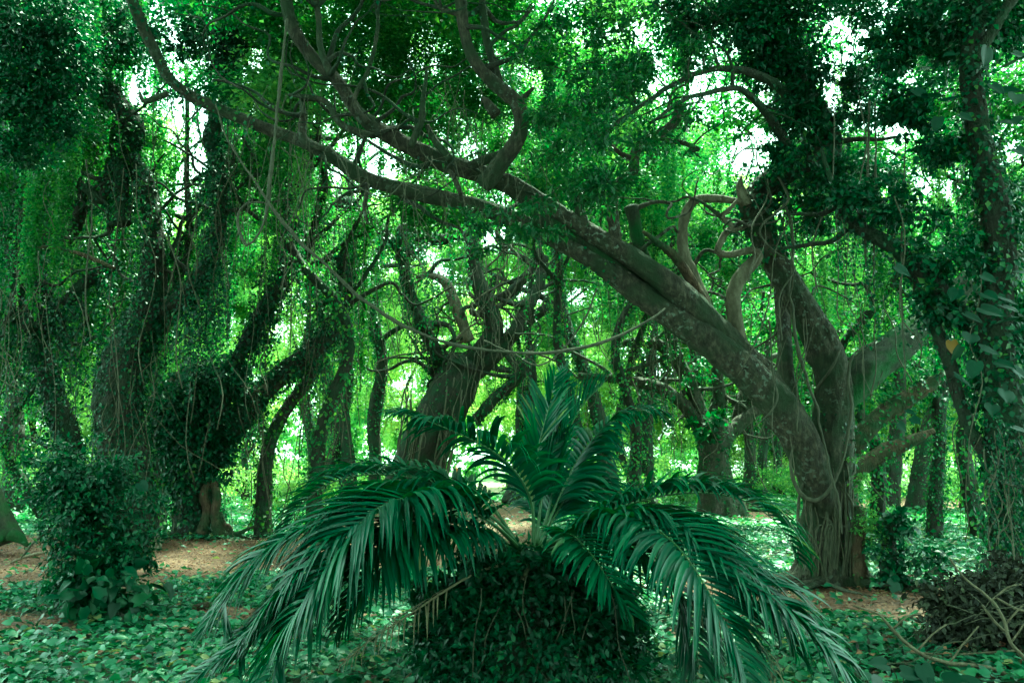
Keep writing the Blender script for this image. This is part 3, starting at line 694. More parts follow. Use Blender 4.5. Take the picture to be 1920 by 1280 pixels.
# ---------------------------------------------------------------- dark creeper-hung tree at the right edge
t = Tree('creeper_tree', P(1900, 1150, 9.1) * (1, 1, 0), 'dark tree at the right edge wrapped in creeper and large round leaves', leafmat='ivy_near', seed=2)
t.limb([(1905, 1170, 110), (1900, 1060, 95), (1890, 940, 88), (1884, 820, 84), (1880, 700, 80), (1878, 560, 74), (1868, 440, 68), (1848, 330, 58), (1826, 230, 52), (1815, 140, 50), (1828, 60, 46), (1850, -20, 40), (1870, -160, 30)], (9.1, 8.8), 'trunk', ivy=620, isize=.07, k=22, ithick=.09)
t.limb([(1818, 140, 34), (1850, 70, 28), (1900, 0, 26), (1950, -60, 20)], (8.8, 8.5), 'limb', ivy=250)
t.limb([(1572, 400, 26), (1620, 430, 32), (1680, 462, 36), (1735, 515, 38), (1790, 575, 42), (1850, 640, 46), (1885, 700, 40)], (9.6, 9.0), 'limb', ivy=300, fringe=3, flen=.6)
t.limb([(1700, 500, 16), (1745, 585, 20), (1775, 670, 24), (1800, 760, 26), (1835, 830, 30), (1885, 880, 36)], (9.4, 9.0), 'limb', ivy=160)
for pts in [[(1600, 420, 14), (1560, 450, 10), (1500, 462, 8), (1465, 465, 5)], [(1620, 425, 12), (1600, 380, 12), (1540, 400, 10), (1470, 400, 5)], [(1580, 400, 12), (1555, 330, 10), (1540, 280, 7)]]:
    t.limb(pts, 9.7, 'branch', ivy=40)
for x, y, rx, ry, n in [(1600, 360, 60, 36, 900), (1780, 40, 130, 80, 3600), (1900, 40, 80, 60, 1500), (1700, 200, 60, 70, 1500), (1760, 280, 60, 60, 1100), (1900, 400, 60, 60, 1100), (1680, 90, 70, 70, 1700),
                        (1880, 620, 80, 70, 1400), (1780, 480, 90, 60, 1500), (1850, 720, 60, 60, 700), (1700, 400, 80, 50, 1000), (1910, 880, 60, 80, 700), (1760, 560, 60, 50, 700)]:
    t.px_blob(x, y, rx, ry, 9.2, n, .085, shell=.1, asp=.6)
for k in range(34):       # strings of small leaves hanging beside the trunk foot
    t.px_curtain(t.g.uniform(1850, 1960), t.g.uniform(780, 900), t.g.uniform(1060, 1150), 10, t.g.uniform(8.2, 9), 2, .045, .03, puff=.015)
t.px_curtain(1730, 500, 760, 60, 9.5, 14, .05, .05); t.px_curtain(1640, 450, 640, 120, 9.6, 16, .055, .05); t.px_curtain(1600, 380, 560, 90, 9.7, 12, .055, .05)
t.lianas(18, (1560, 0, 1920, 500), (8.8, 10), pxlen=(120, 520))
t.lianas(16, (1840, 780, 1930, 900), (8.2, 8.6), pxlen=(120, 260))
# the large round leaves
def heart_leaf_mesh(name, mat):
    prof = [(-.02, -.13, .20), (.06, -.06, .36), (.22, .18, .44), (.42, .42, .41), (.62, .64, .30), (.82, .84, .14), (1.0, 1.02, .01)]
    V = []; Fc = []
    for k, (ym, ye, w) in enumerate(prof):
        dr = -.16 * max(0, ym - .3) ** 2
        V += [(-w, ye, dr + .05 + .02 * (k % 2)), (-w * .5, (ym + ye) / 2, dr + .055), (0, ym, dr), (w * .5, (ym + ye) / 2, dr + .055), (w, ye, dr + .05 + .02 * ((k + 1) % 2))]
    for k in range(6):
        for j in range(4): Fc.append((k * 5 + j, k * 5 + j + 1, k * 5 + j + 6, k * 5 + j + 5))
    me = bpy.data.meshes.new(name); me.from_pydata(V, [], Fc)
    a = me.attributes.new('tint', 'FLOAT', 'FACE'); a.data.foreach_set('value', np.full(len(Fc), .5, dtype=np.float32))
    me.materials.append(mat)
    for p in me.polygons: p.use_smooth = True
    return me
HL = heart_leaf_mesh('leaf', M['bigleaf']); HLY = heart_leaf_mesh('leaf', M['yellow_leaf'])
def put_leaf(parent, p, size, tip, nrm, mesh=HL, name='leaf'):
    tip = norm(np.asarray(tip, float)); s = norm(np.cross(tip, np.asarray(nrm, float))); u = np.cross(s, tip)
    from mathutils import Matrix
    o = bpy.data.objects.new(name, mesh); col.objects.link(o); o.parent = parent
    q = np.asarray(p) - parent_loc(parent)
    m = Matrix(((s[0], tip[0], u[0], q[0]), (s[1], tip[1], u[1], q[1]), (s[2], tip[2], u[2], q[2]), (0, 0, 0, 1))) @ Matrix.Diagonal((size, size, size, 1))
    o.matrix_basis = m
    return o
g = np.random.default_rng(9)
BIG = [(1740, 195, 44), (1715, 180, 36), (1770, 200, 34), (1850, 105, 44), (1885, 140, 44), (1870, 185, 46), (1895, 240, 50), (1860, 170, 36), (1800, 225, 30), (1760, 230, 30), (1905, 290, 36), (1840, 592, 46), (1868, 622, 48), (1885, 745, 38),
       (1845, 560, 34), (1880, 585, 36), (1795, 555, 36), (1820, 640, 40), (1840, 665, 40), (1800, 660, 34), (1870, 690, 36), (1900, 700, 34), (1790, 715, 38), (1905, 520, 34), (1830, 690, 36), (1860, 770, 34), (1900, 810, 30), (1842, 525, 30), (1680, 510, 34), (1885, 910, 30), (1870, 570, 40), (1810, 600, 38),
       (1676, 1100, 30), (1685, 800, 22), (1710, 790, 22), (1700, 775, 20), (1760, 800, 24), (1725, 140, 30), (1790, 110, 32), (1900, 110, 34), (1905, 190, 40)]
for x, y, s in BIG:
    d = g.uniform(8.1, 8.6) if y < 1000 else 8.9
    put_leaf(t.root, P(x, y - s * .3, d), s * d / F * .95, (g.normal(.2, .5), g.normal(-.4, .3), g.normal(-.5, .25)), (g.normal(0, .3), -.7, .8))
put_leaf(t.root, P(1783, 640, 8.4), 28 * 8.4 / F, (.1, -.1, -1), (0, -1, .1), HLY).update_tag()
bpy.data.objects[-1]
t.finish()
for o in t.root.children:
    if o.data and o.data is HLY: o['label'] = 'yellow dying leaf'

# ---------------------------------------------------------------- the left-hand trees
t = Tree('creeper_tree', P(232, 1000, 17) * (1, 1, 0), 'stout creeper-smothered tree rising behind the left shrub, its stem forking high', leafmat='ivy_near', seed=3)
t.limb([(238, 1010, 120), (235, 930, 112), (230, 850, 108), (228, 760, 106), (240, 680, 100), (265, 610, 84), (285, 540, 66), (288, 470, 52), (280, 400, 46), (262, 345, 46), (235, 295, 46), (245, 235, 50), (210, 175, 44), (185, 120, 36), (178, 50, 32), (185, -60, 26), (190, -300, 18)], (17, 16), 'trunk', ivy=360, isize=.08, k=20, ithick=.06, fringe=2.5, flen=1.5, twigs=3)
t.limb([(245, 650, 50), (300, 590, 46), (350, 550, 42), (390, 500, 40), (410, 440, 36), (412, 360, 34), (402, 280, 34), (405, 200, 34), (420, 140, 34), (440, 70, 36), (450, -20, 30), (450, -250, 20)], (16.8, 15.6), 'limb', ivy=420, isize=.08, ithick=.06, fringe=6, flen=1.6, twigs=4)
t.limb([(215, 300, 34), (195, 370, 22), (160, 350, 18)], 16.3, 'branch', ivy=200, isize=.08)
t.limb([(232, 420, 36), (225, 350, 34), (222, 300, 30)], 16.2, 'limb', ivy=300, isize=.08)
for x, y0, y1, w, n in [(405, 60, 520, 28, 22), (270, 300, 620, 24, 10), (440, 60, 260, 30, 16), (410, 480, 700, 60, 18), (340, 560, 760, 60, 12), (215, 350, 600, 20, 10)]:
    t.px_curtain(x, y0, y1, w, t.g.uniform(15.5, 16.5), n, .085, .05)
for x, y, rx, ry, n in [(440, 60, 70, 60, 1600), (350, 70, 60, 60, 1000), (230, 50, 70, 60, 1300), (380, 10, 100, 50, 1400)]:
    t.px_blob(x, y, rx, ry, 16, n, .12, shell=.1)
t.lianas(24, (150, 60, 480, 480), (15, 16.5), pxlen=(120, 480)); t.lianas(10, (200, 600, 300, 800), (16.2, 16.4), pxlen=(90, 260))
t.gnarl(26, (150, 80, 520, 620), (15, 17.5), w=(5, 16), bark='bark_dark', ivy=80)
t.finish()

t = Tree('hollow_rooted_tree', P(372, 1000, 19.5) * (1, 1, 0), 'ivy-clad tree on the left with an open twisted root knot at its foot', leafmat='ivy_near', seed=4)
t.limb([(372, 1008, 110), (370, 950, 84), (366, 880, 80), (362, 800, 84), (368, 740, 70), (390, 690, 30)], (19.5, 19.3), 'trunk', ivy=420, isize=.10, ithick=.16, flute=.3)
t.limb([(385, 870, 50), (420, 820, 50), (470, 752, 50), (520, 705, 48), (570, 668, 44), (615, 630, 40), (640, 590, 34), (650, 540, 28), (640, 480, 22)], (19.4, 20.5), 'limb', ivy=330, isize=.10, fringe=2, flen=1.3, twigs=2)
t.limb([(392, 800, 34), (425, 735, 32), (445, 670, 32), (480, 605, 34), (520, 545, 36), (530, 490, 28), (545, 420, 22)], (19.2, 19), 'limb', ivy=360, isize=.10, fringe=3, flen=1.6, twigs=2)
t.limb([(270, 760, 8), (300, 735, 14), (340, 700, 14), (355, 690, 10)], 19.8, 'branch', bark='bark_pale')
t.limb([(430, 720, 6), (470, 730, 12), (500, 725, 16)], 19.5, 'branch', bark='bark_pale')
for pts in [[(378, 1000, 22), (390, 960, 18), (382, 930, 16), (398, 905, 14), (408, 930, 15), (404, 965, 17), (412, 1004, 22)], [(405, 1005, 12), (425, 985, 8), (440, 1004, 4)], [(412, 960, 10), (430, 995, 8), (470, 1010, 4)], [(395, 1008, 14), (440, 1000, 9), (480, 985, 4)], [(360, 1005, 10), (340, 1012, 6), (320, 1016, 3)]]:
    t.limb(pts, 18.9, 'root', bark='wood_rot')
for x, y, rx, ry, n in [(350, 770, 70, 60, 3400), (390, 720, 80, 50, 2600), (310, 810, 50, 50, 1500), (400, 860, 40, 70, 1600), (355, 900, 45, 70, 2000), (440, 690, 40, 30, 500), (362, 830, 60, 60, 2000)]:
    t.px_blob(x, y, rx, ry, 19.2, n, .11, shell=.2, asp=.7)
for x, y0, y1, w, n in [(545, 330, 640, 50, 22), (500, 480, 700, 40, 12), (350, 760, 980, 60, 18), (600, 520, 800, 40, 12)]:
    t.px_curtain(x, y0, y1, w, 19.4, n, .10, .06)
t.lianas(40, (280, 560, 650, 850), (18.6, 20), pxlen=(80, 300)); t.finish()

t = Tree('creeper_tree', P(125, 1010, 18.5) * (1, 1, 0), 'dark crooked tree at far left leaning left behind the shrub, with snaking upper boughs', leafmat='ivy_near', seed=5)
t.limb([(150, 1010, 62), (140, 900, 56), (122, 812, 52), (95, 720, 48), (70, 640, 46), (90, 590, 36), (80, 530, 30), (60, 450, 28), (40, 380, 24), (10, 300, 20), (-40, 200, 16)], (18.5, 18), 'trunk', ivy=260, isize=.10, fringe=2, flen=1.4, twigs=2)
t.limb([(95, 600, 30), (130, 560, 28), (175, 520, 28), (225, 490, 20)], 18, 'limb', ivy=250, isize=.09, fringe=4)
t.limb([(45, 480, 20), (90, 460, 24), (125, 450, 28), (145, 420, 30), (155, 365, 30), (130, 330, 26), (115, 305, 22), (130, 285, 20), (105, 240, 16), (100, 150, 14)], (18, 17), 'limb', ivy=160, isize=.08, fringe=2)
t.limb([(60, 620, 30), (35, 560, 26), (20, 480, 24), (-20, 400, 20)], 17.6, 'limb', ivy=200, isize=.09, fringe=3)
t.limb([(100, 385, 12), (140, 385, 14), (170, 390, 10)], 17.6, 'branch', ivy=100)
t.limb([(60, 430, 7), (85, 440, 12), (92, 450, 12)], 17.2, 'branch', bark='wood_rot')
for x, y, rx, ry, n in [(60, 60, 110, 80, 5200), (60, 180, 90, 80, 4600), (30, 280, 70, 50, 1800), (130, 110, 60, 70, 1700), (-10, 130, 60, 150, 2500), (40, 0, 120, 50, 2500), (120, 230, 60, 60, 1000)]:
    t.px_blob(x, y, rx, ry, 12.5, n, .085, shell=.05, asp=.6)
for x, y0, y1, w, n in [(30, 250, 460, 60, 26), (100, 250, 420, 50, 14), (30, 560, 820, 90, 30), (130, 560, 760, 70, 20), (180, 600, 800, 60, 16), (130, 100, 300, 60, 18), (60, 460, 640, 100, 20)]:
    t.px_curtain(x, y0, y1, w, 17.5, n, .09, .055)
t.lianas(26, (0, 150, 240, 600), (14, 18), pxlen=(100, 420)); t.lianas(10, (0, 450, 60, 560), (16, 17), pxlen=(100, 260), wander=.12)
t.gnarl(20, (0, 280, 230, 640), (15, 18), w=(5, 14), bark='bark_dark', ivy=80)
t.finish()

t = Tree('pale_tree', P(-20, 1010, 15.5) * (1, 1, 0), 'pale smooth tree foot flaring in at the left edge of the picture', leafmat='ivy_near', bark='bark_moss', seed=6)
t.limb([(5, 1018, 76), (-5, 985, 60), (-30, 930, 62), (-70, 850, 60), (-120, 700, 56), (-170, 500, 50), (-200, 200, 40)], 15.5, 'trunk', flute=.25, k=20)
t.limb([(20, 1000, 24), (36, 1012, 16), (52, 1022, 6)], 15.2, 'root'); t.px_blob(-160, 300, 120, 100, 15, 1800, .12)
t.finish()

# ---------------------------------------------------------------- centre tree, many-armed
t = Tree('many_armed_tree', P(800, 955, 30) * (1, 1, 0), 'many-armed tree behind the palm whose thick stem leans right and fans into crooked arms', leafmat='ivy_mid', bark='bark_dark', seed=7)
t.limb([(765, 962, 150), (785, 900, 122), (812, 830, 112), (838, 765, 108), (858, 710, 106), (875, 680, 90)], (30, 30), 'trunk', flute=.3, k=22, ivy=20, isize=.1)
t.limb([(850, 700, 60), (900, 660, 46), (925, 610, 46), (905, 560, 44), (885, 500, 36), (890, 430, 28), (870, 380, 20)], (30, 29), 'limb', k=16, ivy=40, isize=.12)
t.limb([(870, 705, 54), (920, 668, 44), (965, 625, 34), (1000, 595, 26), (1035, 572, 16)], (30, 29.5), 'limb')
t.limb([(960, 630, 24), (985, 590, 24), (1005, 545, 20), (1022, 480, 16)], 29.5, 'branch'); t.limb([(935, 560, 16), (965, 540, 18), (1010, 490, 12)], 29.6, 'branch')
t.limb([(845, 700, 50), (815, 655, 36), (785, 590, 30), (760, 530, 28), (748, 470, 26), (700, 420, 26), (650, 382, 32), (600, 378, 30), (550, 365, 26), (530, 310, 22), (525, 240, 20)], (30, 26), 'limb', ivy=110, isize=.13, fringe=2.5, flen=1.8, twigs=3)
t.limb([(880, 640, 26), (850, 560, 22), (835, 530, 18), (805, 515, 12), (780, 520, 6)], 29.4, 'branch', bark='bark_pale')
t.limb([(770, 480, 20), (755, 430, 24), (790, 445, 22), (830, 450, 22), (860, 440, 20)], 28, 'branch', ivy=120, isize=.12, fringe=2)
t.limb([(890, 790, 20), (925, 750, 28), (955, 725, 26), (985, 690, 20), (1000, 650, 12)], 29.5, 'limb', ivy=120, isize=.12)
t.limb([(810, 620, 16), (790, 600, 22), (770, 560, 16)], 29, 'branch')
for k in range(22):
    x = t.g.uniform(735, 850); t.tw.add(*tube(wiggle(P(x + 20, t.g.uniform(690, 820), 29), P(x - 15, 950, 28.8), 10, .04, t.g), np.full(10, .03), 4))
for x, y0, y1, w, n in [(640, 400, 720, 60, 18), (700, 430, 700, 60, 20), (560, 380, 640, 50, 14), (810, 470, 640, 40, 10), (860, 400, 600, 40, 10)]:
    t.px_curtain(x, y0, y1, w, 27, n, .12, .08)
t.gnarl(26, (720, 460, 1060, 720), (26, 30), w=(5, 13), turn=.9, steps=(5, 9))
t.gnarl(8, (740, 560, 1000, 660), (28, 30), w=(4, 8), turn=1, bark='bark_pale')
t.lianas(70, (700, 380, 1020, 680), (27, 29.5), pxlen=(60, 260), wander=.12); t.finish()

# ---------------------------------------------------------------- right of centre tree
t = Tree('gnarled_tree', P(1345, 965, 27) * (1, 1, 0), 'squat gnarled tree with spreading arms seen beneath the long leaning limb', leafmat='ivy_mid', bark='bark', seed=8)
t.limb([(1350, 972, 96), (1346, 920, 74), (1340, 860, 70), (1345, 815, 84), (1350, 790, 60)], 27, 'trunk', ivy=110, isize=.10, flute=.3)
t.limb([(1330, 830, 46), (1295, 775, 36), (1255, 738, 28), (1210, 720, 20), (1165, 712, 16), (1120, 706, 12), (1085, 702, 8)], (27, 26), 'limb', ivy=40)
t.limb([(1325, 815, 44), (1300, 740, 32), (1280, 690, 30), (1240, 650, 22), (1190, 640, 14), (1150, 650, 8)], (27, 26.4), 'limb', ivy=60)
t.limb([(1290, 720, 26), (1265, 660, 22), (1250, 600, 18), (1240, 540, 14)], (26.8, 26.5), 'branch', ivy=60)
t.limb([(1360, 815, 40), (1395, 790, 32), (1425, 768, 26), (1470, 745, 20)], 27, 'limb'); t.limb([(1352, 800, 34), (1350, 740, 24), (1345, 680, 20), (1360, 610, 16), (1350, 520, 12)], 27.2, 'limb', ivy=70)
t.limb([(1380, 790, 20), (1400, 730, 18), (1430, 700, 16), (1440, 640, 10)], 27.4, 'branch')
t.limb([(1400, 700, 6), (1430, 695, 14), (1440, 690, 12)], 27, 'branch', bark='wood_rot')
for x, y0, y1, w, n in [(1250, 280, 560, 90, 46), (1220, 640, 780, 60, 10), (1320, 480, 640, 90, 24), (1400, 560, 720, 60, 14), (1180, 620, 700, 80, 10)]:
    t.px_curtain(x, y0, y1, w, 26.5, n, .12, .07)
t.px_blob(1290, 690, 50, 40, 26, 500, .14); t.px_blob(1330, 800, 40, 30, 26.3, 350, .2, asp=.8)
t.gnarl(22, (1080, 560, 1450, 760), (25, 27.5), w=(5, 12), turn=.9)
t.lianas(50, (1080, 520, 1460, 800), (25.5, 27.5), pxlen=(50, 240), wander=.12); t.finish()

# ---------------------------------------------------------------- leaning mossy stems and broken logs on the right
t = Tree('broken_limb_tree', P(1620, 930, 17) * (1, 1, 0), 'splintered mossy stem leaning right behind the large tree, its brown end broken off', leafmat='ivy_mid', bark='wood_rot', seed=9)
t.limb([(1560, 960, 50), (1600, 890, 44), (1640, 860, 40), (1700, 832, 30), (1752, 806, 8)], (17, 16.4), 'trunk', rough=.3, ivy=130, isize=.08)
t.finish()
t = Tree('broken_limb_tree', P(1600, 940, 17.5) * (1, 1, 0), 'thicker splintered stem above the mossy one, overgrown with pale leaves along its back', leafmat='ivy_mid', bark='wood_rot', seed=10)
t.limb([(1590, 960, 50), (1590, 860, 44), (1620, 800, 44), (1680, 760, 44), (1740, 725, 34), (1768, 695, 10)], (17.5, 17), 'trunk', rough=.3, ivy=90, isize=.09)
for x, y, rx, ry, n in [(1690, 690, 80, 30, 900), (1620, 740, 50, 30, 400)]: t.px_blob(x, y, rx, ry, 17.3, n, .1)
t.px_curtain(1680, 760, 860, 100, 17, 12, .08, .06); t.finish()
#@@SHRUBS
# ---------------------------------------------------------------- shrubs, stumps, palm mound
t = Tree('climbing_shrub', P(170, 1150, 9.2) * (1, 1, 0), 'dense dark green shrub heaped over a short stem at the left foreground', cat='shrub', leafmat='ivy_near', seed=12)
t.limb([(180, 1155, 40), (178, 1040, 34), (160, 960, 28), (150, 880, 18)], 9.3, 'trunk', ivy=100)
t.limb([(40, 1045, 3), (70, 1010, 5), (110, 985, 6), (150, 960, 8)], 9.1, 'branch', bark='twig')
for x, y, rx, ry, n, s in [(150, 890, 80, 45, 1300, .075), (100, 860, 50, 30, 500, .07), (205, 905, 50, 50, 800, .075), (165, 960, 75, 50, 1600, .075), (185, 1030, 80, 60, 2000, .08), (172, 1100, 75, 50, 1600, .085), (110, 930, 60, 40, 600, .07), (235, 1040, 45, 50, 700, .075)]:
    t.px_blob(x, y, rx, ry, 9.2, n, s, shell=.1, asp=.5, gaps=False)
for k in range(46):      # stray shoots round the outline
    a = t.g.uniform(0, 6.28); x = 170 + math.cos(a) * t.g.uniform(70, 135); y = 975 + math.sin(a) * t.g.uniform(90, 165)
    if y > 1110: continue
    t.px_blob(x, y, 26, 13, t.g.uniform(8.9, 9.5), t.g.integers(25, 70), .075, shell=.05, asp=.42, gaps=False, sub=3)
    t.limb3([(*P(x, y, 9.2), .004), (*P(x * .75 + 42, y * .75 + 245, 9.25), .007), (*P(172, 1000, 9.3), .01)], 'stem', k=4, bark='twig')
for x, y, rx, ry, n in [(190, 1120, 85, 36, 90), (200, 1085, 70, 40, 60)]:
    t.px_blob(x, y, rx, ry, 8.9, n, .16, shell=.4, asp=.8, gaps=False, shape='heart', sub=40)
put_leaf(t.root, P(262, 905, 9), .15, (.6, -.2, -.5), (0, -.8, .7)); t.finish()

STUMP = P(985, 1275, 6.35) * (1, 1, 0)
mound = Tree('creeper_mound', STUMP, 'dark mound of creeper swallowing the palm stem in the middle foreground', cat='shrub', leafmat='ivy_near', seed=13)
for x, y, rx, ry, n, d in [(1000, 1180, 140, 110, 5500, 6.3), (880, 1190, 80, 60, 1700, 6.1), (850, 1130, 50, 34, 700, 6.0), (1090, 1160, 80, 80, 2000, 6.2), (1130, 1100, 50, 40, 700, 6.1), (975, 1108, 90, 34, 1500, 6.2), (1000, 1230, 170, 60, 3600, 5.9), (860, 1220, 80, 60, 1500, 6), (1130, 1230, 80, 60, 1500, 6), (1040, 1090, 60, 30, 700, 6.2)]:
    mound.px_blob(x, y, rx, ry, d, n, .055, shell=.55, asp=.55, gaps=False)
for k in range(110):      # uneven tufts and trailing shoots over the mound
    a = mound.g.uniform(-3.5, .4); rr = mound.g.uniform(.6, 1.22); x = 985 + math.cos(a) * 175 * rr; y = 1190 + math.sin(a) * 135 * rr
    mound.px_blob(x, y, 26, 20, mound.g.uniform(5.85, 6.3), mound.g.integers(25, 110), mound.g.uniform(.04, .12), shell=.1, asp=.5, gaps=False, sub=4)
for k in range(9):
    x = mound.g.uniform(830, 1150); y = mound.g.uniform(1060, 1160); p0 = P(x, y, 5.75); p1 = P(x + mound.g.normal(0, 40), 1275, 5.6)
    mound.tw.add(*tube(wiggle(p0, p1, 10, .06, mound.g), np.full(10, .004), 4))
for k in range(16):      # stubs of old frond bases
    a = mound.g.uniform(0, 6.28); b0 = P(990, 1075, 6.3); e = b0 + np.array((math.cos(a) * .32, math.sin(a) * .3 - .1, mound.g.uniform(.0, .3)))
    mound.limb3([(*b0, .04), (*((b0 + e) / 2 + np.array((0, 0, .05))), .03), (*e, .016)], 'frond_stub', bark='wood_rot', k=7)
V, q, tt = tube(np.array([P(985, 1330, 6.4), P(985, 1240, 6.4), P(985, 1150, 6.4), P(985, 1090, 6.4), P(985, 1060, 6.4)]), np.array([.62, .6, .5, .36, .15]), 16, .2, 3)
mesh_obj('root_core', V, [q, tt], M['bark_dark'], mound.root, smooth=True); mound.finish()

# ---------------------------------------------------------------- the palm
palm = empty('palm', P(990, 1040, 6.3), 'young feather palm with arching glossy dark green fronds in the middle foreground', 'palm')
g = np.random.default_rng(21)
def leaflet(base, out, rach, up, length, width, droop, g, segs=6):
    """V-folded tapering strip; out: direction away from the rachis; falls over under gravity"""
    pts = [base]; d = norm(out); pos = base.copy(); st = length / segs
    for i in range(segs):
        d = norm(d + np.array((0, 0, -droop * (0.35 + i * .25)))); pos = pos + d * st; pts.append(pos)
    c = np.array(pts); T = norm(np.gradient(c, axis=0))
    side = norm(np.cross(T, up)); upn = np.cross(side, T)
    t = np.linspace(0, 1, segs + 1); w = width * np.minimum(1, (t * 7 + .35)) * (1 - t ** 2.6) * .5 + width * .02
    fold = .45
    A = c - side * w[:, None] + upn * w[:, None] * fold; B = c; C = c + side * w[:, None] + upn * w[:, None] * fold
    V = np.stack([A, B, C], 1).reshape(-1, 3)
    i = np.arange(segs)[:, None] * 3
    q = np.vstack([i + np.array([[0, 1, 4, 3]]), i + np.array([[1, 2, 5, 4]])])
    return V, q
cands = []   # leaflet geometry waiting to become objects, largest first
def frond(rows, ll, g, spacing=.024, width=.032, droop=.16, start=.2, roll=0., dead=False, lift=.35, fwd=.75, sides=(1, 1), name='frond', tintrange=(.1, .9)):
    """rows (x,y,depth): rachis. ll: leaflet length in metres at its longest"""
    c = crom(np.array([P(*r) for r in rows]), .04); n = len(c)
    s = np.cumsum(np.concatenate([[0], np.linalg.norm(np.diff(c, axis=0), axis=1)])); Ltot = s[-1]
    rad = np.interp(s / Ltot, [0, .2, 1], [.018, .011, .003])
    V, q, t = tube(c, rad, 6)
    f = mesh_obj(name, V, [q, t], M['palm_dead' if dead else 'rachis'], palm, smooth=True, tint=np.full(len(q) + len(t), .5))
    T, _, _ = frames(c)
    for sgn in (-1, 1):
        if sides[0 if sgn < 0 else 1] == 0: continue
        sp = start * Ltot + g.uniform(0, spacing)
        while sp < Ltot * .995:
            u = sp / Ltot; i = min(n - 1, int(np.searchsorted(s, sp))); Ti = T[i]
            upv = np.array((0, 0, 1.0)) - Ti * Ti[2]
            if np.linalg.norm(upv) < .25: upv = np.array((0, -1.0, 0)) - Ti * Ti[1]
            upv = norm(upv); side = np.cross(Ti, upv)
            cr, sr = math.cos(roll), math.sin(roll)
            side, upv = side * cr + upv * sr, upv * cr - side * sr
            f2 = fwd + .6 * max(0, u - .55)
            out = norm(side * sgn + Ti * f2 + upv * lift + g.normal(0, .07, 3))
            prof = np.interp(u, [start, start + .12, .5, .85, 1], [.5, .85, 1, .62, .25])
            ln = ll * prof * g.uniform(.88, 1.08)
            if g.random() < .97:
                V, q = leaflet(c[i] + side * sgn * .006, out, Ti, upv, ln, width * g.uniform(.8, 1.15) * (.6 + .4 * prof), droop * g.uniform(.6, 1.5), g)
                cands.append((dead, f, V, q, g.uniform(*tintrange) if g.random() < .996 else 1.0))
            sp += spacing * g.uniform(.8, 1.2)
    return f
C0 = (985, 1040, 6.3)
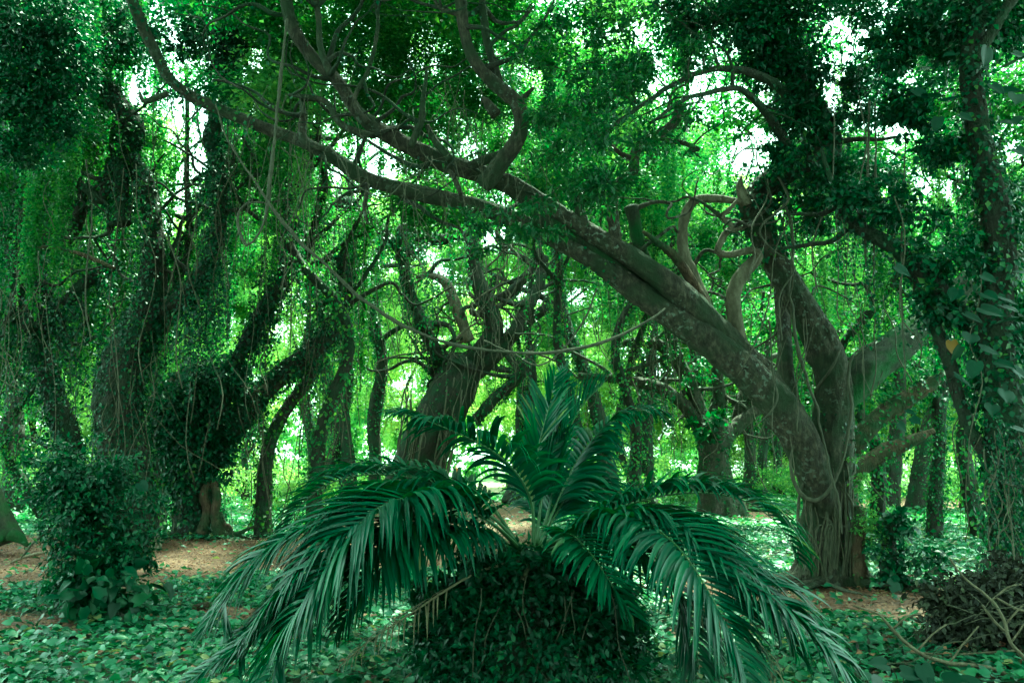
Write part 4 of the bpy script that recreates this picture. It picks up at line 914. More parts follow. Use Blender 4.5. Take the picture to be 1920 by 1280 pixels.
FR = [
 # rows, leaflet length, kwargs
 ([C0, (935, 990, 6.0), (860, 946, 5.7), (785, 930, 5.4), (705, 955, 5.15), (645, 1020, 5.0), (592, 1095, 4.9), (550, 1165, 4.85), (528, 1215, 4.85)], .56, {}),
 ([C0, (930, 975, 6.2), (840, 925, 6.1), (740, 922, 5.95), (620, 975, 5.8), (545, 1010, 5.7), (480, 1060, 5.6), (430, 1120, 5.55), (415, 1160, 5.5)], .60, {}),
 ([C0, (920, 950, 6.4), (850, 915, 6.5), (760, 893, 6.55), (680, 890, 6.6), (610, 910, 6.6), (560, 955, 6.6), (530, 1010, 6.6)], .42, dict(lift=.6)),
 ([(1000, 1030, 6.3), (998, 950, 6.3), (975, 895, 6.2), (930, 850, 6.1), (880, 822, 6.0), (830, 800, 5.9), (780, 782, 5.9), (745, 775, 5.9)], .50, dict(spacing=.02)),
 ([(1005, 1020, 6.4), (1015, 940, 6.5), (1030, 860, 6.6), (1045, 790, 6.7), (1062, 700, 6.8)], .33, dict(tintrange=(.2, .8), lift=.45, roll=.55, fwd=1.4, droop=.03, spacing=.02, start=.28, width=.034)),
 ([(1010, 1020, 6.4), (1050, 930, 6.7), (1085, 860, 6.9), (1130, 805, 7.0), (1180, 775, 7.0), (1225, 770, 7.0), (1250, 790, 7.0)], .38, dict(droop=.22)),
 ([(1010, 1025, 6.4), (1045, 960, 6.7), (1075, 915, 6.9), (1110, 905, 7.1), (1150, 930, 7.2)], .42, dict(droop=.18)),
 ([(1010, 1025, 6.3), (1090, 980, 6.2), (1180, 945, 6.1), (1260, 926, 6.0), (1340, 925, 5.9), (1410, 945, 5.85), (1465, 990, 5.8), (1492, 1045, 5.8)], .44, dict(lift=.6)),
 ([(1010, 1030, 6.2), (1100, 990, 5.8), (1190, 975, 5.5), (1255, 1010, 5.2), (1305, 1070, 5.0), (1345, 1140, 4.9), (1375, 1205, 4.85), (1400, 1275, 4.8)], .54, {}),
 ([(1010, 1035, 6.2), (1060, 1000, 5.7), (1105, 1035, 5.3), (1140, 1085, 5.1), (1165, 1125, 5.05), (1182, 1150, 5.0)], .34, dict(droop=.08, fwd=1.1, spacing=.026, tintrange=(.5, 1))),
 ([(1010, 1030, 6.2), (1130, 985, 5.9), (1260, 995, 5.6), (1360, 1050, 5.4), (1440, 1110, 5.2), (1510, 1175, 5.1), (1570, 1240, 5.0), (1610, 1300, 5.0)], .46, dict(droop=.18)),
 ([C0, (880, 985, 5.9), (780, 985, 5.6), (690, 1040, 5.3), (620, 1090, 5.15), (565, 1150, 5.0), (530, 1210, 5.0), (505, 1280, 4.9)], .48, dict(droop=.18)),
 ([C0, (870, 1010, 6.0), (760, 1010, 5.7), (640, 1070, 5.5), (530, 1150, 5.3), (440, 1220, 5.2), (360, 1275, 5.1)], .42, dict(droop=.12)),
 ([(975, 1045, 6.3), (920, 1010, 6.2), (850, 985, 6.1), (780, 978, 6.0), (720, 985, 5.9), (670, 1010, 5.9)], .40, dict(droop=.4, lift=-.1, spacing=.03, width=.02)),
 ([(975, 1045, 6.4), (930, 1000, 6.8), (860, 965, 7.2), (790, 955, 7.5)], .42, dict(droop=.3, spacing=.045, width=.02)),
 ([(1010, 1035, 6.3), (1110, 1010, 6.0), (1210, 1040, 5.7), (1270, 1110, 5.6), (1300, 1190, 5.5), (1310, 1250, 5.5)], .42, dict(droop=.24, width=.034)),
 ([C0, (915, 975, 6.0), (820, 935, 5.75), (730, 950, 5.5), (650, 990, 5.35), (580, 1050, 5.25), (520, 1120, 5.2), (470, 1190, 5.15), (450, 1230, 5.1)], .46, dict(droop=.2)),
 ([C0, (890, 1000, 5.9), (800, 1010, 5.5), (720, 1060, 5.2), (670, 1120, 5.1), (640, 1170, 5.05)], .44, dict(droop=.22)),
 ([(1010, 1030, 6.2), (1120, 975, 5.9), (1230, 965, 5.7), (1330, 1010, 5.5), (1410, 1080, 5.4), (1460, 1150, 5.3), (1490, 1220, 5.3)], .44, dict(droop=.2)),
 ([(1008, 1030, 6.45), (1035, 930, 6.6), (1050, 850, 6.7), (1085, 770, 6.75), (1130, 720, 6.8)], .34, dict(droop=.07, lift=.5, roll=.4, fwd=1.1, tintrange=(.3, .9))),
 ([(1003, 1030, 6.4), (1000, 930, 6.5), (1010, 840, 6.55), (1030, 760, 6.6), (1040, 705, 6.6)], .32, dict(droop=.04, lift=.6, roll=-.5, fwd=1.4, tintrange=(.4, 1), width=.032)),
 ([(1005, 1030, 6.5), (1040, 940, 6.9), (1055, 890, 7.2), (1060, 860, 7.3)], .4, dict(droop=.15)),
 ([(1010, 1030, 6.3), (1140, 970, 6.4), (1250, 960, 6.5), (1340, 1000, 6.5), (1390, 1060, 6.5)], .40, dict(droop=.24)),
]
for rows, ll, kw in FR: frond(rows, ll * 1.45, g, **{**dict(width=.040, fwd=.6, spacing=.0205, droop=.16), **kw})
frond([(975, 1050, 6.2), (900, 1070, 6.0), (830, 1110, 5.8), (770, 1150, 5.6), (700, 1195, 5.4), (640, 1245, 5.3)], .30, g, dead=True, spacing=.05, width=.014, droop=.5, start=.4, name='dead_frond')
frond([(1020, 1050, 6.2), (1150, 1080, 5.9), (1260, 1120, 5.6), (1340, 1150, 5.4), (1400, 1185, 5.3), (1440, 1225, 5.25), (1455, 1270, 5.2)], .32, g, dead=True, spacing=.03, width=.014, droop=.4, start=.55, name='dead_frond')
# the 300 leaflets that show largest are objects of their own under their frond; the rest are one part
vis = []
for dead, f, V, q, tn in cands:
    x, y = project(V); e = np.hypot(x.max() - x.min(), y.max() - y.min())
    inside = (x.mean() > -20) & (x.mean() < 1940) & (y.mean() < 1290)
    vis.append(e * (1 if inside else .1) / V[:, 1].mean() * (.2 if dead else 1))
order = np.argsort(vis)[::-1]; top = set(order[:300].tolist())
rV = []; rq = []; rt = []; n0 = 0; dV = []; dq = []; dt = []; m0 = 0
for k, (dead, f, V, q, tn) in enumerate(cands):
    if k in top:
        mesh_obj('leaflet', V, [q], M['palm'], f, tint=np.full(len(q), tn), smooth=True)
    elif dead:
        dV.append(V); dq.append(q + m0); dt.append(np.full(len(q), min(1, tn))); m0 += len(V)
    else:
        rV.append(V); rq.append(q + n0); rt.append(np.full(len(q), tn)); n0 += len(V)
mesh_obj('leaflets', np.vstack(rV), [np.vstack(rq)], M['palm'], palm, tint=np.concatenate(rt), smooth=True, kind='stuff')
mesh_obj('dead_leaflets', np.vstack(dV), [np.vstack(dq)], M['palm_dead'], palm, tint=np.concatenate(dt), smooth=True, kind='stuff')
print('leaflets', len(cands))

# small stump with ferny tuft right of the large tree
t = Tree('leafy_stump', P(1672, 1092, 11.2) * (1, 1, 0), 'short broken stump draped in creeper on the path side right of the large tree', cat='stump', leafmat='ivy_near', seed=14)
t.limb([(1672, 1098, 52), (1670, 1060, 40), (1668, 1000, 36), (1670, 975, 30)], 11.2, 'trunk', ivy=200, isize=.07)
for x, y, rx, ry, n, s in [(1670, 990, 46, 26, 260, .1), (1690, 1085, 60, 22, 260, .12), (1650, 1040, 40, 40, 300, .07), (1730, 1050, 50, 30, 300, .09)]: t.px_blob(x, y, rx, ry, 11.1, n, s, asp=.75, gaps=False, shell=.2)
t.finish()
t = Tree('leafy_stump', P(1622, 1095, 11.5) * (1, 1, 0), 'split brown stump pressed against the foot of the large tree with bright fern-like leaves', cat='stump', leafmat='leaf_far', bark='wood_rot', seed=15)
t.limb([(1618, 1100, 44), (1612, 1050, 36), (1608, 1000, 34), (1612, 950, 22)], 11.4, 'trunk', ivy=60, isize=.05, rough=.3)
for x, y, rx, ry, n in [(1622, 970, 30, 45, 420), (1612, 900, 26, 40, 240), (1640, 1000, 26, 40, 300)]: t.px_blob(x, y, rx, ry, 11.2, n, .05, asp=.4, gaps=False, shell=.1)
t.finish()
for (x, y, w, lab, sd) in [(288, 1030, 20, 'small pale broken stump standing beside the left shrub on the dirt path', 16), (1412, 955, 26, 'small reddish rotten stump seen through the raised palm frond tips', 17)]:
    d = gd(y); t = Tree('rotten_stump', P(x, y, d) * (1, 1, 0), lab, cat='stump', bark='bark_pale' if sd == 16 else 'wood_rot', seed=sd)
    t.limb([(x - 4, y + 6, w * 1.4), (x, y - 8, w), (x + 4, y - 24, w * .5), (x + 1, y - 32, w * .15)], d, 'trunk', rough=.45)
    t.limb([(x + 6, y + 4, w * .6), (x + 12, y - 8, w * .4), (x + 12, y - 18, 2)], d - .05, 'root', rough=.4); t.limb([(x - 6, y + 4, w * .5), (x - 22, y + 6, w * .3), (x - 36, y + 8, 2)], d, 'root'); t.finish()
# fallen stick and red-brown dead frond on the ground
t = Tree('fallen_branch', P(70, 1052, 14) * (1, 1, 0), 'thin pale bent branch lying on the dirt path at far left', cat='branch', bark='twig_dead', seed=18)
t.limb([(10, 1060, 3), (50, 1042, 5), (110, 1032, 5)], 14, 'stick'); t.finish()
t = Tree('fallen_frond', P(390, 1138, 9.6) * (1, 1, 0), 'reddish brown dry sheath lying in the creeper left of the palm', cat='fallen leaf', bark='wood_rot', seed=19)
t.limb([(345, 1144, 3), (365, 1138, 10), (390, 1134, 12), (402, 1130, 3)], 9.6, 'sheath'); t.finish()

# ---------------------------------------------------------------- brush heap and bare sticks at the right foreground
t = Tree('brush_heap', P(1850, 1230, 7.3) * (1, 1, 0), 'heap of blackened dead leaves and twigs at the lower right corner', cat='brush heap', leafmat='leaf_dead', seed=20)
for x, y, rx, ry, n in [(1840, 1140, 90, 60, 4600), (1900, 1120, 70, 70, 3200), (1790, 1165, 50, 55, 1800), (1760, 1130, 26, 30, 160), (1850, 1220, 100, 40, 1800), (1930, 1190, 60, 80, 1500), (1700, 1240, 90, 24, 500)]:
    t.px_blob(x, y, rx, ry, 7.4, n, .075, asp=.5, gaps=False, shell=.2)
for k in range(50):
    x, y = t.g.uniform(1600, 1940), t.g.uniform(1110, 1270)
    if x < 1740 and y < 1200: continue
    a = t.g.uniform(-.9, .9); ln = t.g.uniform(40, 160); d = t.g.uniform(6.5, 7.4)
    q1, q2 = P(x, y, d), P(x + math.cos(a) * ln, y + math.sin(a) * ln * .8, d + t.g.normal(0, .15))
    q1[2] = max(q1[2], .03); q2[2] = max(q2[2], .03)
    t.tw.add(*tube(wiggle(q1, q2, 7, .05, t.g), np.linspace(.005, .0015, 7), 4))
t.finish()
STK = [([(1600, 1135, 3), (1650, 1152, 4), (1672, 1180, 6), (1720, 1220, 7), (1780, 1243, 7), (1850, 1250, 8), (1925, 1280, 10)], 'long pale bent branch lying from the path down to the lower right corner'),
       ([(1780, 1045, 3), (1810, 1085, 4), (1860, 1125, 5), (1885, 1170, 6), (1895, 1205, 6), (1935, 1245, 8)], 'curving pale branch rising out of the dead brush toward the upper left'),
       ([(1842, 1134, 4), (1865, 1165, 5), (1890, 1188, 5)], 'short forked twig propped across the middle of the dead brush'),
       ([(1865, 1118, 3), (1900, 1138, 5), (1935, 1150, 6)], 'thin straight pale twig jutting in over the dead brush from the right edge'),
       ([(1783, 1224, 6), (1786, 1245, 6), (1794, 1270, 4)], 'stubby upright twig crossing the long pale branch at the bottom'),
       ([(1700, 1222, 3), (1790, 1226, 3), (1860, 1222, 4), (1915, 1218, 4)], 'thin level twig lying in front of the dead brush at its foot')]
for i, (pts, lab) in enumerate(STK):
    d = 6.6 + .08 * i; t = Tree('fallen_branch', P(pts[1][0], pts[1][1], d), lab, cat='branch', group='bare branches in the brush heap', bark='twig_dead', seed=30 + i)
    t.limb(pts, d, 'stick', rough=.2, k=7); 
    if i < 2:
        for k in range(3):
            m = pts[2 + k]; t.limb([(m[0], m[1], 4), (m[0] + 30, m[1] - 25 - 8 * k, 3), (m[0] + 55, m[1] - 30 - 20 * k, 1.5)], d, 'twig', k=5)
    t.finish()
# broad leaves at the bottom right
t = Tree('broad_leaf_plant', P(1700, 1275, 6.2) * (1, 1, 0), 'low plant of broad rounded leaves at the bottom edge right of the palm', cat='plant', seed=40)
for x, y, s, tp in [(1728, 1247, 34, (.1, -.3, -.6)), (1662, 1245, 30, (-1, -.1, .1)), (1690, 1258, 30, (1, -.3, -.3)), (1700, 1272, 40, (1, -.4, 0)), (1770, 1275, 36, (.6, -.5, .1)), (1805, 1278, 34, (.8, -.5, -.1)), (1655, 1278, 34, (-.7, -.6, .1))]:
    b = P(x, y, 5.9)
    put_leaf(t.root, b, s * 5.9 / F * 1.15, tp, (0, -.75, .8)); t.tw.add(*tube(wiggle(b, (t.root.location.x, 6.2, 0), 6, .05, t.g), np.full(6, .004), 5))
t.finish()

# ---------------------------------------------------------------- lianas, each a thing of its own
def vine(pts, d, lab, mat='vine', amp=.0, k=7):
    n = len(pts); dd = np.linspace(d[0], d[1], n) if isinstance(d, tuple) else np.full(n, float(d))
    rows = np.array([(*P(p[0], p[1], di), p[2] * di / F / 2) for p, di in zip(pts, dd)])
    c = crom(rows, .08); r = c[:, 3]; c = c[:, :3]
    LIMB_SEED[0] += 1; gv = np.random.default_rng(LIMB_SEED[0]); m_ = np.arange(len(c))
    c = c + (vnoise(np.stack([m_ * .31, m_ * 0 + LIMB_SEED[0], m_ * 0], 1))[:, None] * .025 + vnoise(np.stack([m_ * .9, m_ * 0, m_ * 0 + LIMB_SEED[0]], 1))[:, None] * .010) * norm(gv.normal(0, 1, (1, 3)))
    r = r * (1 + .3 * vnoise(np.stack([m_ * .23, m_ * 0 + 5, m_ * 0 + LIMB_SEED[0]], 1)))
    V, q, t = tube(c, r, k, .2, LIMB_SEED[0])
    o = mesh_obj('hanging_vine', V - c[0], [q, t], M[mat], smooth=True); o.location = c[0]
    tag(o, lab, 'vine', 'lianas among the trees')
vine([(405, 195, 3), (425, 260, 3), (470, 330, 4), (505, 385, 6), (550, 440, 7), (600, 487, 7), (650, 533, 7), (700, 575, 7), (770, 618, 7), (850, 645, 7), (930, 658, 6), (1010, 662, 6), (1090, 652, 6), (1160, 630, 5), (1210, 602, 5), (1250, 578, 4)], (8.6, 9.8), 'long slack rope-like vine sagging across the middle from upper left to the leaning limb')
vine([(536, 40, 5), (526, 140, 7), (518, 240, 8), (508, 330, 8), (500, 400, 6), (484, 440, 5), (462, 462, 6), (448, 430, 6), (447, 400, 5), (465, 380, 4), (500, 378, 4)], 8.9, 'straight thick vine dropping from the upper limb into an open loop at left', k=8)
vine([(1514, 795, 4), (1490, 835, 6), (1484, 880, 6), (1500, 920, 7), (1528, 936, 7), (1555, 918, 6), (1578, 870, 6), (1590, 810, 6), (1596, 760, 5), (1590, 700, 5), (1600, 665, 4), (1640, 640, 3)], 11.2, 'looped vine hanging like a noose around the large tree trunk')
vine([(1470, 380, 5), (1490, 450, 6), (1480, 520, 6), (1488, 600, 6), (1500, 680, 6), (1530, 760, 5), (1562, 900, 4), (1580, 1000, 4)], 11.15, 'vine running straight down the front of the large tree trunk')
TC, TR = MAIN
def wrap_vine(z0, z1, turns, ph, rad, lab):
    k = (TC[:, 2] > z0) & (TC[:, 2] < z1); c = TC[k]; r = TR[k]; c = c[:max(6, int(len(c)))]
    T, U, W = frames(c); a = ph + np.linspace(0, turns * 6.28, len(c)); g_ = np.random.default_rng(int(ph * 10))
    rr = (r * 1.04 + rad * .6 + .03 * np.abs(np.sin(a * .7)))[:, None]
    p = c + rr * (np.cos(a)[:, None] * U + np.sin(a)[:, None] * W)
    V, q, t = tube(p, np.full(len(p), rad), 7, .15, 3); o = mesh_obj('hanging_vine', V - p[0], [q, t], M['vine'], smooth=True); o.location = p[0]
    tag(o, lab, 'vine', 'lianas among the trees')
wrap_vine(4.95, 5.75, 2.6, .4, .022, 'tight coil of vine wound round the elbow of the large tree')
wrap_vine(5.0, 5.9, 1.7, 2.2, .017, 'looser thin coil of vine crossing the elbow of the large tree')
wrap_vine(.3, 3.4, 1.6, 1.4, .02, 'vine spiralling up the lower trunk of the large tree')
vine([(1460, 330, 4), (1480, 370, 5), (1455, 400, 5), (1425, 430, 5), (1450, 470, 4), (1490, 500, 4), (1460, 560, 4), (1465, 640, 3)], 11.0, 'thin kinked vine trailing below the elbow of the large tree')
vine([(905, 640, 3), (960, 660, 3), (1010, 685, 4), (1060, 650, 4), (1100, 590, 4), (1120, 540, 3)], 10.4, 'thin second vine curving up beneath the long slack one')
vine([(1440, 600, 3), (1445, 680, 3), (1455, 750, 3), (1430, 790, 3), (1412, 800, 2)], 11.0, 'wispy pale vine dangling from the leaning limb beside the trunk')
vine([(1700, 250, 3), (1692, 400, 4), (1690, 560, 4), (1695, 660, 3), (1697, 740, 2)], 9.3, 'thin plumb vine hanging before the mossy right limb')
vine([(1630, 190, 5), (1628, 300, 6), (1622, 420, 6), (1624, 500, 4)], 9.6, 'dark upright vine pair, the left, dropping to the dark diagonal limb')
vine([(1640, 190, 4), (1642, 300, 5), (1638, 430, 5), (1640, 560, 3)], 9.65, 'dark upright vine pair, the right and longer, dropping past the diagonal limb')
vine([(1845, 840, 3), (1850, 880, 4), (1880, 905, 4), (1905, 912, 3)], 8.3, 'short pale vine hooking round the foot of the right edge tree')
vine([(600, 250, 2), (640, 300, 3), (660, 340, 3), (720, 370, 3), (760, 340, 3), (790, 320, 2)], 9.4, 'slender drooping vine linking the two long bare limbs')
vine([(160, 300, 3), (172, 380, 3), (168, 460, 4), (160, 560, 3), (170, 640, 2)], 14, 'thin hanging vine at far left before the snaking boughs')
vine([(60, 462, 4), (110, 466, 6), (160, 480, 7), (215, 502, 5)], 15, 'bare reddish stick of vine slanting across the far left boughs', mat='wood_rot')
#@@BACK
# ---------------------------------------------------------------- ivy-clad and bare slim trunks in the middle distance
SLIM = [  # pts(px), depth, ivy, leaf mat, label
 ([(290, 962, 26), (286, 860, 18), (292, 760, 16), (300, 640, 14), (290, 480, 12)], gd(958), 200, 'ivy_mid', 'slim ivy column between the stout left tree and the hollow-rooted tree'),
 ([(20, 960, 44), (28, 880, 40), (30, 780, 36), (20, 640, 30), (10, 480, 26)], gd(965), 160, 'ivy_mid', 'dark ivy-clad trunk behind the left shrub at the picture edge'),
 ([(590, 925, 30), (588, 850, 26), (580, 780, 26), (570, 700, 22), (585, 560, 20), (560, 400, 16)], 38, 120, 'ivy_mid', 'ivy-wrapped trunk left of the palm in the middle distance'),
 ([(655, 930, 40), (650, 860, 34), (640, 780, 34), (650, 700, 30), (640, 600, 28), (660, 480, 24), (650, 330, 20)], 34, 120, 'ivy_mid', 'thick ivy-wrapped trunk behind the left palm fronds'),
 ([(700, 930, 30), (705, 860, 26), (700, 780, 24), (715, 680, 20), (700, 560, 18), (720, 420, 14)], 36, 100, 'ivy_mid', 'ivy-wrapped trunk just left of the many-armed tree'),
 ([(460, 952, 14), (462, 900, 12), (458, 840, 10)], 36, 100, 'ivy_mid', 'short ivy-covered stem right of the hollow-rooted tree'),
 ([(995, 920, 16), (993, 800, 15), (998, 700, 14), (990, 620, 13), (1000, 480, 12)], 31, 60, 'ivy_mid', 'straight thin dark stem rising behind the palm crown'),
 ([(972, 900, 9), (970, 800, 9), (975, 700, 8), (968, 600, 8)], 36, 60, 'ivy_mid', 'thinner straight stem just left of the one behind the palm crown'),
 ([(1150, 950, 44), (1138, 880, 40), (1125, 800, 34), (1105, 720, 30), (1075, 640, 28), (1050, 560, 24), (1040, 420, 18)], 31, 150, 'ivy_mid', 'ivy-covered trunk leaning left behind the right side of the palm'),
 ([(1188, 945, 28), (1190, 870, 26), (1196, 810, 24), (1205, 740, 20), (1190, 640, 18)], 33, 120, 'ivy_mid', 'dark ivy column left of the closely paired slim trunk'),
 ([(1217, 950, 30), (1215, 880, 26), (1212, 800, 24), (1218, 720, 20), (1225, 600, 18)], 32, 130, 'ivy_mid', 'slim straight ivy column nearest the gnarled tree on its left'),
 ([(1400, 935, 18), (1408, 860, 18), (1402, 780, 16), (1395, 650, 14)], 40, 60, 'ivy_mid', 'slim trunk seen between gnarled tree and leaning tree, the left one'),
 ([(1425, 930, 18), (1428, 860, 16), (1440, 780, 14), (1438, 650, 12)], 42, 60, 'ivy_mid', 'slim trunk seen between gnarled tree and leaning tree, the middle one'),
 ([(1460, 935, 16), (1458, 860, 14), (1462, 770, 12)], 44, 60, 'ivy_mid', 'slim trunk close to the left of the leaning tree foot'),
 ([(1668, 940, 40), (1672, 880, 36), (1680, 800, 34), (1690, 700, 26), (1680, 560, 22)], 31, 60, 'ivy_mid', 'dark trunk behind the splintered stems'),
 ([(1725, 942, 54), (1732, 880, 50), (1750, 800, 44), (1775, 720, 34), (1790, 600, 26)], 29, 40, 'ivy_mid', 'thick dark trunk leaning right behind the narrow ivy column'),
 ([(1752, 1015, 32), (1755, 940, 24), (1757, 850, 26), (1760, 760, 24), (1765, 690, 22), (1758, 560, 18)], gd(1012), 420, 'ivy_mid', 'narrow bright ivy column standing in the creeper right of the stump'),
 ([(1812, 955, 20), (1810, 880, 16), (1812, 780, 14), (1805, 640, 12)], gd(955), 60, 'ivy_mid', 'thin dark stem left of the right edge tree'),
 ([(575, 690, 10), (560, 620, 16), (530, 600, 14), (480, 640, 10)], 30, 40, 'ivy_mid', ''),
]
for i, (pts, d, iv, lm, lab) in enumerate(SLIM):
    if not lab: continue
    t = Tree('slim_tree', P(pts[0][0], pts[0][1], d) * (1, 1, 0), lab, group='slim trunks in the middle distance', leafmat=lm, seed=50 + i)
    pts = [(p[0], p[1], p[2]) for p in pts]
    bot = P(pts[0][0], pts[0][1], d)
    if bot[2] > 0: # reach the ground
        pts = [(pts[0][0], HOR + CAMZ * F / d + 4, pts[0][2] * 1.1)] + pts[1:]
    c, r, _ = t.limb(pts, d, 'trunk', ivy=iv, isize=.11 if d > 20 else .07, fringe=.6, flen=1.6, flute=.15, ithick=.08, twigs=.7)
    for k in range(3):
        j = int(len(c) * t.g.uniform(.5, .9)); p = c[j]; q = p + np.array((t.g.normal(0, 1.6), t.g.normal(0, .8), t.g.uniform(.8, 2.5)))
        w = wiggle(p, q, 5, .1, t.g); t.limb3([(*w[m], r[j] * (.6 - .1 * m)) for m in range(5)], 'branch', ivy=iv * .5, isize=.11, fringe=1, flen=1.6)
    t.finish()

# ---------------------------------------------------------------- forest trees filling the background, each with stem, boughs, crown and hanging curtains
FT = []
def forest_tree(x, d, H, R_, lab, lm, seed, nleaf, ncurt, size, trunk_w=.35, low=.35, group='forest trees', **kw):
    g = np.random.default_rng(seed); bx = P(x, HOR, d)[0]
    t = Tree('forest_tree', (bx, d, 0), lab, group=group, leafmat=lm, seed=seed); t.g = g
    lean = g.normal(0, .12 * H * .5)
    pts = [(bx + lean * (k / 5) ** 1.4 + g.normal(0, .035 * H) * (k > 0), d + g.normal(0, .4), H * .8 * k / 5, trunk_w * (1 - .14 * k)) for k in range(6)]
    t.limb3(pts, 'trunk', ivy=260 if d < 40 else 60, isize=.1 if d < 40 else .2, flute=.3, ithick=.12)
    tips = []
    nb = 7 if d < 40 else 6
    for k in range(nb):
        h = g.uniform(kw.get('hlow', .42), .9); b = np.array([np.interp(h * 5 / .8 * .8, range(6), [p[j] for p in pts]) for j in range(3)])
        a = g.uniform(0, 6.28); e = b + np.array((math.cos(a) * R_ * g.uniform(.5, 1), math.sin(a) * R_ * .6, H * g.uniform(.0, .28)))
        w = wiggle(b, e, 6, .12, g); t.limb3([(*w[m], trunk_w * (.42 - .06 * m)) for m in range(6)], 'branch', ivy=60 if d < 30 else 0, isize=size)
        tips += [w[3], w[5]]
    tips.append(np.array(pts[-1][:3]))
    cnt = len(tips)
    if d < 30: FT.append((t.root.name, t.tubes[:]))
    lm2 = kw.get('alt', lm)
    for q in tips:
        for k in range(nleaf):
            r = R_ * g.uniform(.16, .34)
            mass(t.root, 'b', q + g.normal(0, 1, 3) * (R_ * .32, R_ * .3, R_ * .25), (r, r, r * g.uniform(.6, .9)), lm if g.random() < .7 else lm2, g, 'foliage')
    for k in range(ncurt):
        q = tips[g.integers(cnt)] + g.normal(0, 1, 3) * (R_ * .38, R_ * .3, R_ * .12)
        ln = min(q[2] - kw.get('floor', 4.8) * g.uniform(.5, 1.25), H * g.uniform(low * .5, low * 1.4))
        if ln < .6: continue
        mass(t.root, 'c', q, (size * g.uniform(4, 9), size * g.uniform(4, 9), ln / 4), lm if g.random() < .7 else lm2, g, 'hanging_creeper')
    t.lm = lm
    t.finish()
N = 0
def place(x, d, H, R_, what, lm, nleaf, ncurt, size, **kw):
    global N; N += 1
    forest_tree(x, d, H, R_, what, lm, 300 + N, nleaf, ncurt, size, **kw)
# near/mid layer, tops out of the frame, mostly hanging curtains
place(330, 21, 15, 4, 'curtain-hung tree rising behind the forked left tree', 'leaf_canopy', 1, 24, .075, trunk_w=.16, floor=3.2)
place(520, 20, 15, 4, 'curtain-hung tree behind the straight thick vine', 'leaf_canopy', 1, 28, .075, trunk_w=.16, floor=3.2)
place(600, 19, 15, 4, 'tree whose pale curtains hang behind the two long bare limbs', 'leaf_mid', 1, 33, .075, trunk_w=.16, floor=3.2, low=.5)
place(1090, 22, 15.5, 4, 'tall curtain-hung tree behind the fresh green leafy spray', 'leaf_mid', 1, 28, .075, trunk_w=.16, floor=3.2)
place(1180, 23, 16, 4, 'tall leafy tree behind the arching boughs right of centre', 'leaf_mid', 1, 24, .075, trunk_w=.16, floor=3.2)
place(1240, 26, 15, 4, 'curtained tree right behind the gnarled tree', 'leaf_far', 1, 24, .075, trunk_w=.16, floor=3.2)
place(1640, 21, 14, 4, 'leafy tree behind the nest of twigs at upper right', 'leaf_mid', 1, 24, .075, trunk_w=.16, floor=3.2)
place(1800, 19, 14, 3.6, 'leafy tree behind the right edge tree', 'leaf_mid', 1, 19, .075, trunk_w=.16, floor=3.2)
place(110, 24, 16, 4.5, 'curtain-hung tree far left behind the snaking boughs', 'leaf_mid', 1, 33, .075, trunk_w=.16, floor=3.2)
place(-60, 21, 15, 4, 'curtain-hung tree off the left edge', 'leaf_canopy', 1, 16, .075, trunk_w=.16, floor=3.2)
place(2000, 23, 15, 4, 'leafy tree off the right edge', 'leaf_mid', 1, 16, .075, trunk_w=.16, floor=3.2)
# crooked creeper-clad boughs crossing the middle distance, each grown from the nearest tree
trs = [o for o in bpy.data.objects if o.name.startswith('forest_tree') and o.type == 'EMPTY']
class Holder(Tree):
    def __init__(s, root, g): s.root = root; s.g = g; s.leaf = Leaves(); s.hang = Leaves(); s.tw = Batch(); s.lm = 'ivy_mid'; s.bm = 'bark_dark'; s.tubes = []
g = np.random.default_rng(808); holders = {}
for k in range(120):
    nm_, tubes_ = FT[g.integers(len(FT))]; c_, r_ = tubes_[g.integers(0, min(4, len(tubes_)))]; i_ = g.integers(len(c_) // 5, len(c_)); d = float(c_[i_, 1])
    x, y = (float(v[0]) for v in project(c_[i_][None]))
    if not (-60 < x < 1980 and -50 < y < 860) or blocked(P(x, y, d), .1): continue
    h = holders.setdefault(nm_, Holder(bpy.data.objects[nm_], g))
    n = g.integers(5, 8); ang = g.uniform(.15, 1.3) * g.choice([-1, 1]) if k % 2 else g.uniform(-.5, .5) + (g.choice([-1, 1]) - 1) * 0; ang = ang + (0 if abs(ang) > .2 else .3)
    w = min(g.uniform(10, 26) * 20 / d, r_[i_] * 1.6 * F / d); pts = [(x, y, w)]
    vx, vy = math.sin(ang), -math.cos(ang)
    for m in range(n):
        turn = g.normal(0, .55); vx, vy = vx * math.cos(turn) - vy * math.sin(turn), vx * math.sin(turn) + vy * math.cos(turn); vy = vy - .25; q_ = math.hypot(vx, vy); vx, vy = vx / q_, vy / q_
        x += vx * 55 * 20 / d; y += vy * 55 * 20 / d; w *= .86; pts.append((x, y, max(3, w)))
    h.limb(pts, (d, d + g.normal(0, 1)), 'branch', ivy=g.choice([60, 220, 300]), isize=.10, fringe=g.choice([.5, 2.5]), flen=1.6, twigs=1.5)
for k in range(260):
    nm_, tubes_ = FT[g.integers(len(FT))]; c_, r_ = tubes_[g.integers(len(tubes_))]; p = c_[g.integers(len(c_))] + g.normal(0, .15, 3)
    if p[2] < 2.5: continue
    h = holders.setdefault(nm_, Holder(bpy.data.objects[nm_], g)); ln = g.uniform(1.5, 6.5)
    e = p + np.array((g.normal(0, .35), g.normal(0, .3), -min(ln, p[2] - .3)))
    h.tw.add(*tube(wiggle(p, e, 14, .035, g), np.full(14, g.uniform(.005, .013)), 4))
    if k % 2: curtain(h.hang, g, p[0], p[1], p[2], min(ln, p[2] - 1), 2, .05, .075, .05, puff=.025)
for h in holders.values(): h.finish()
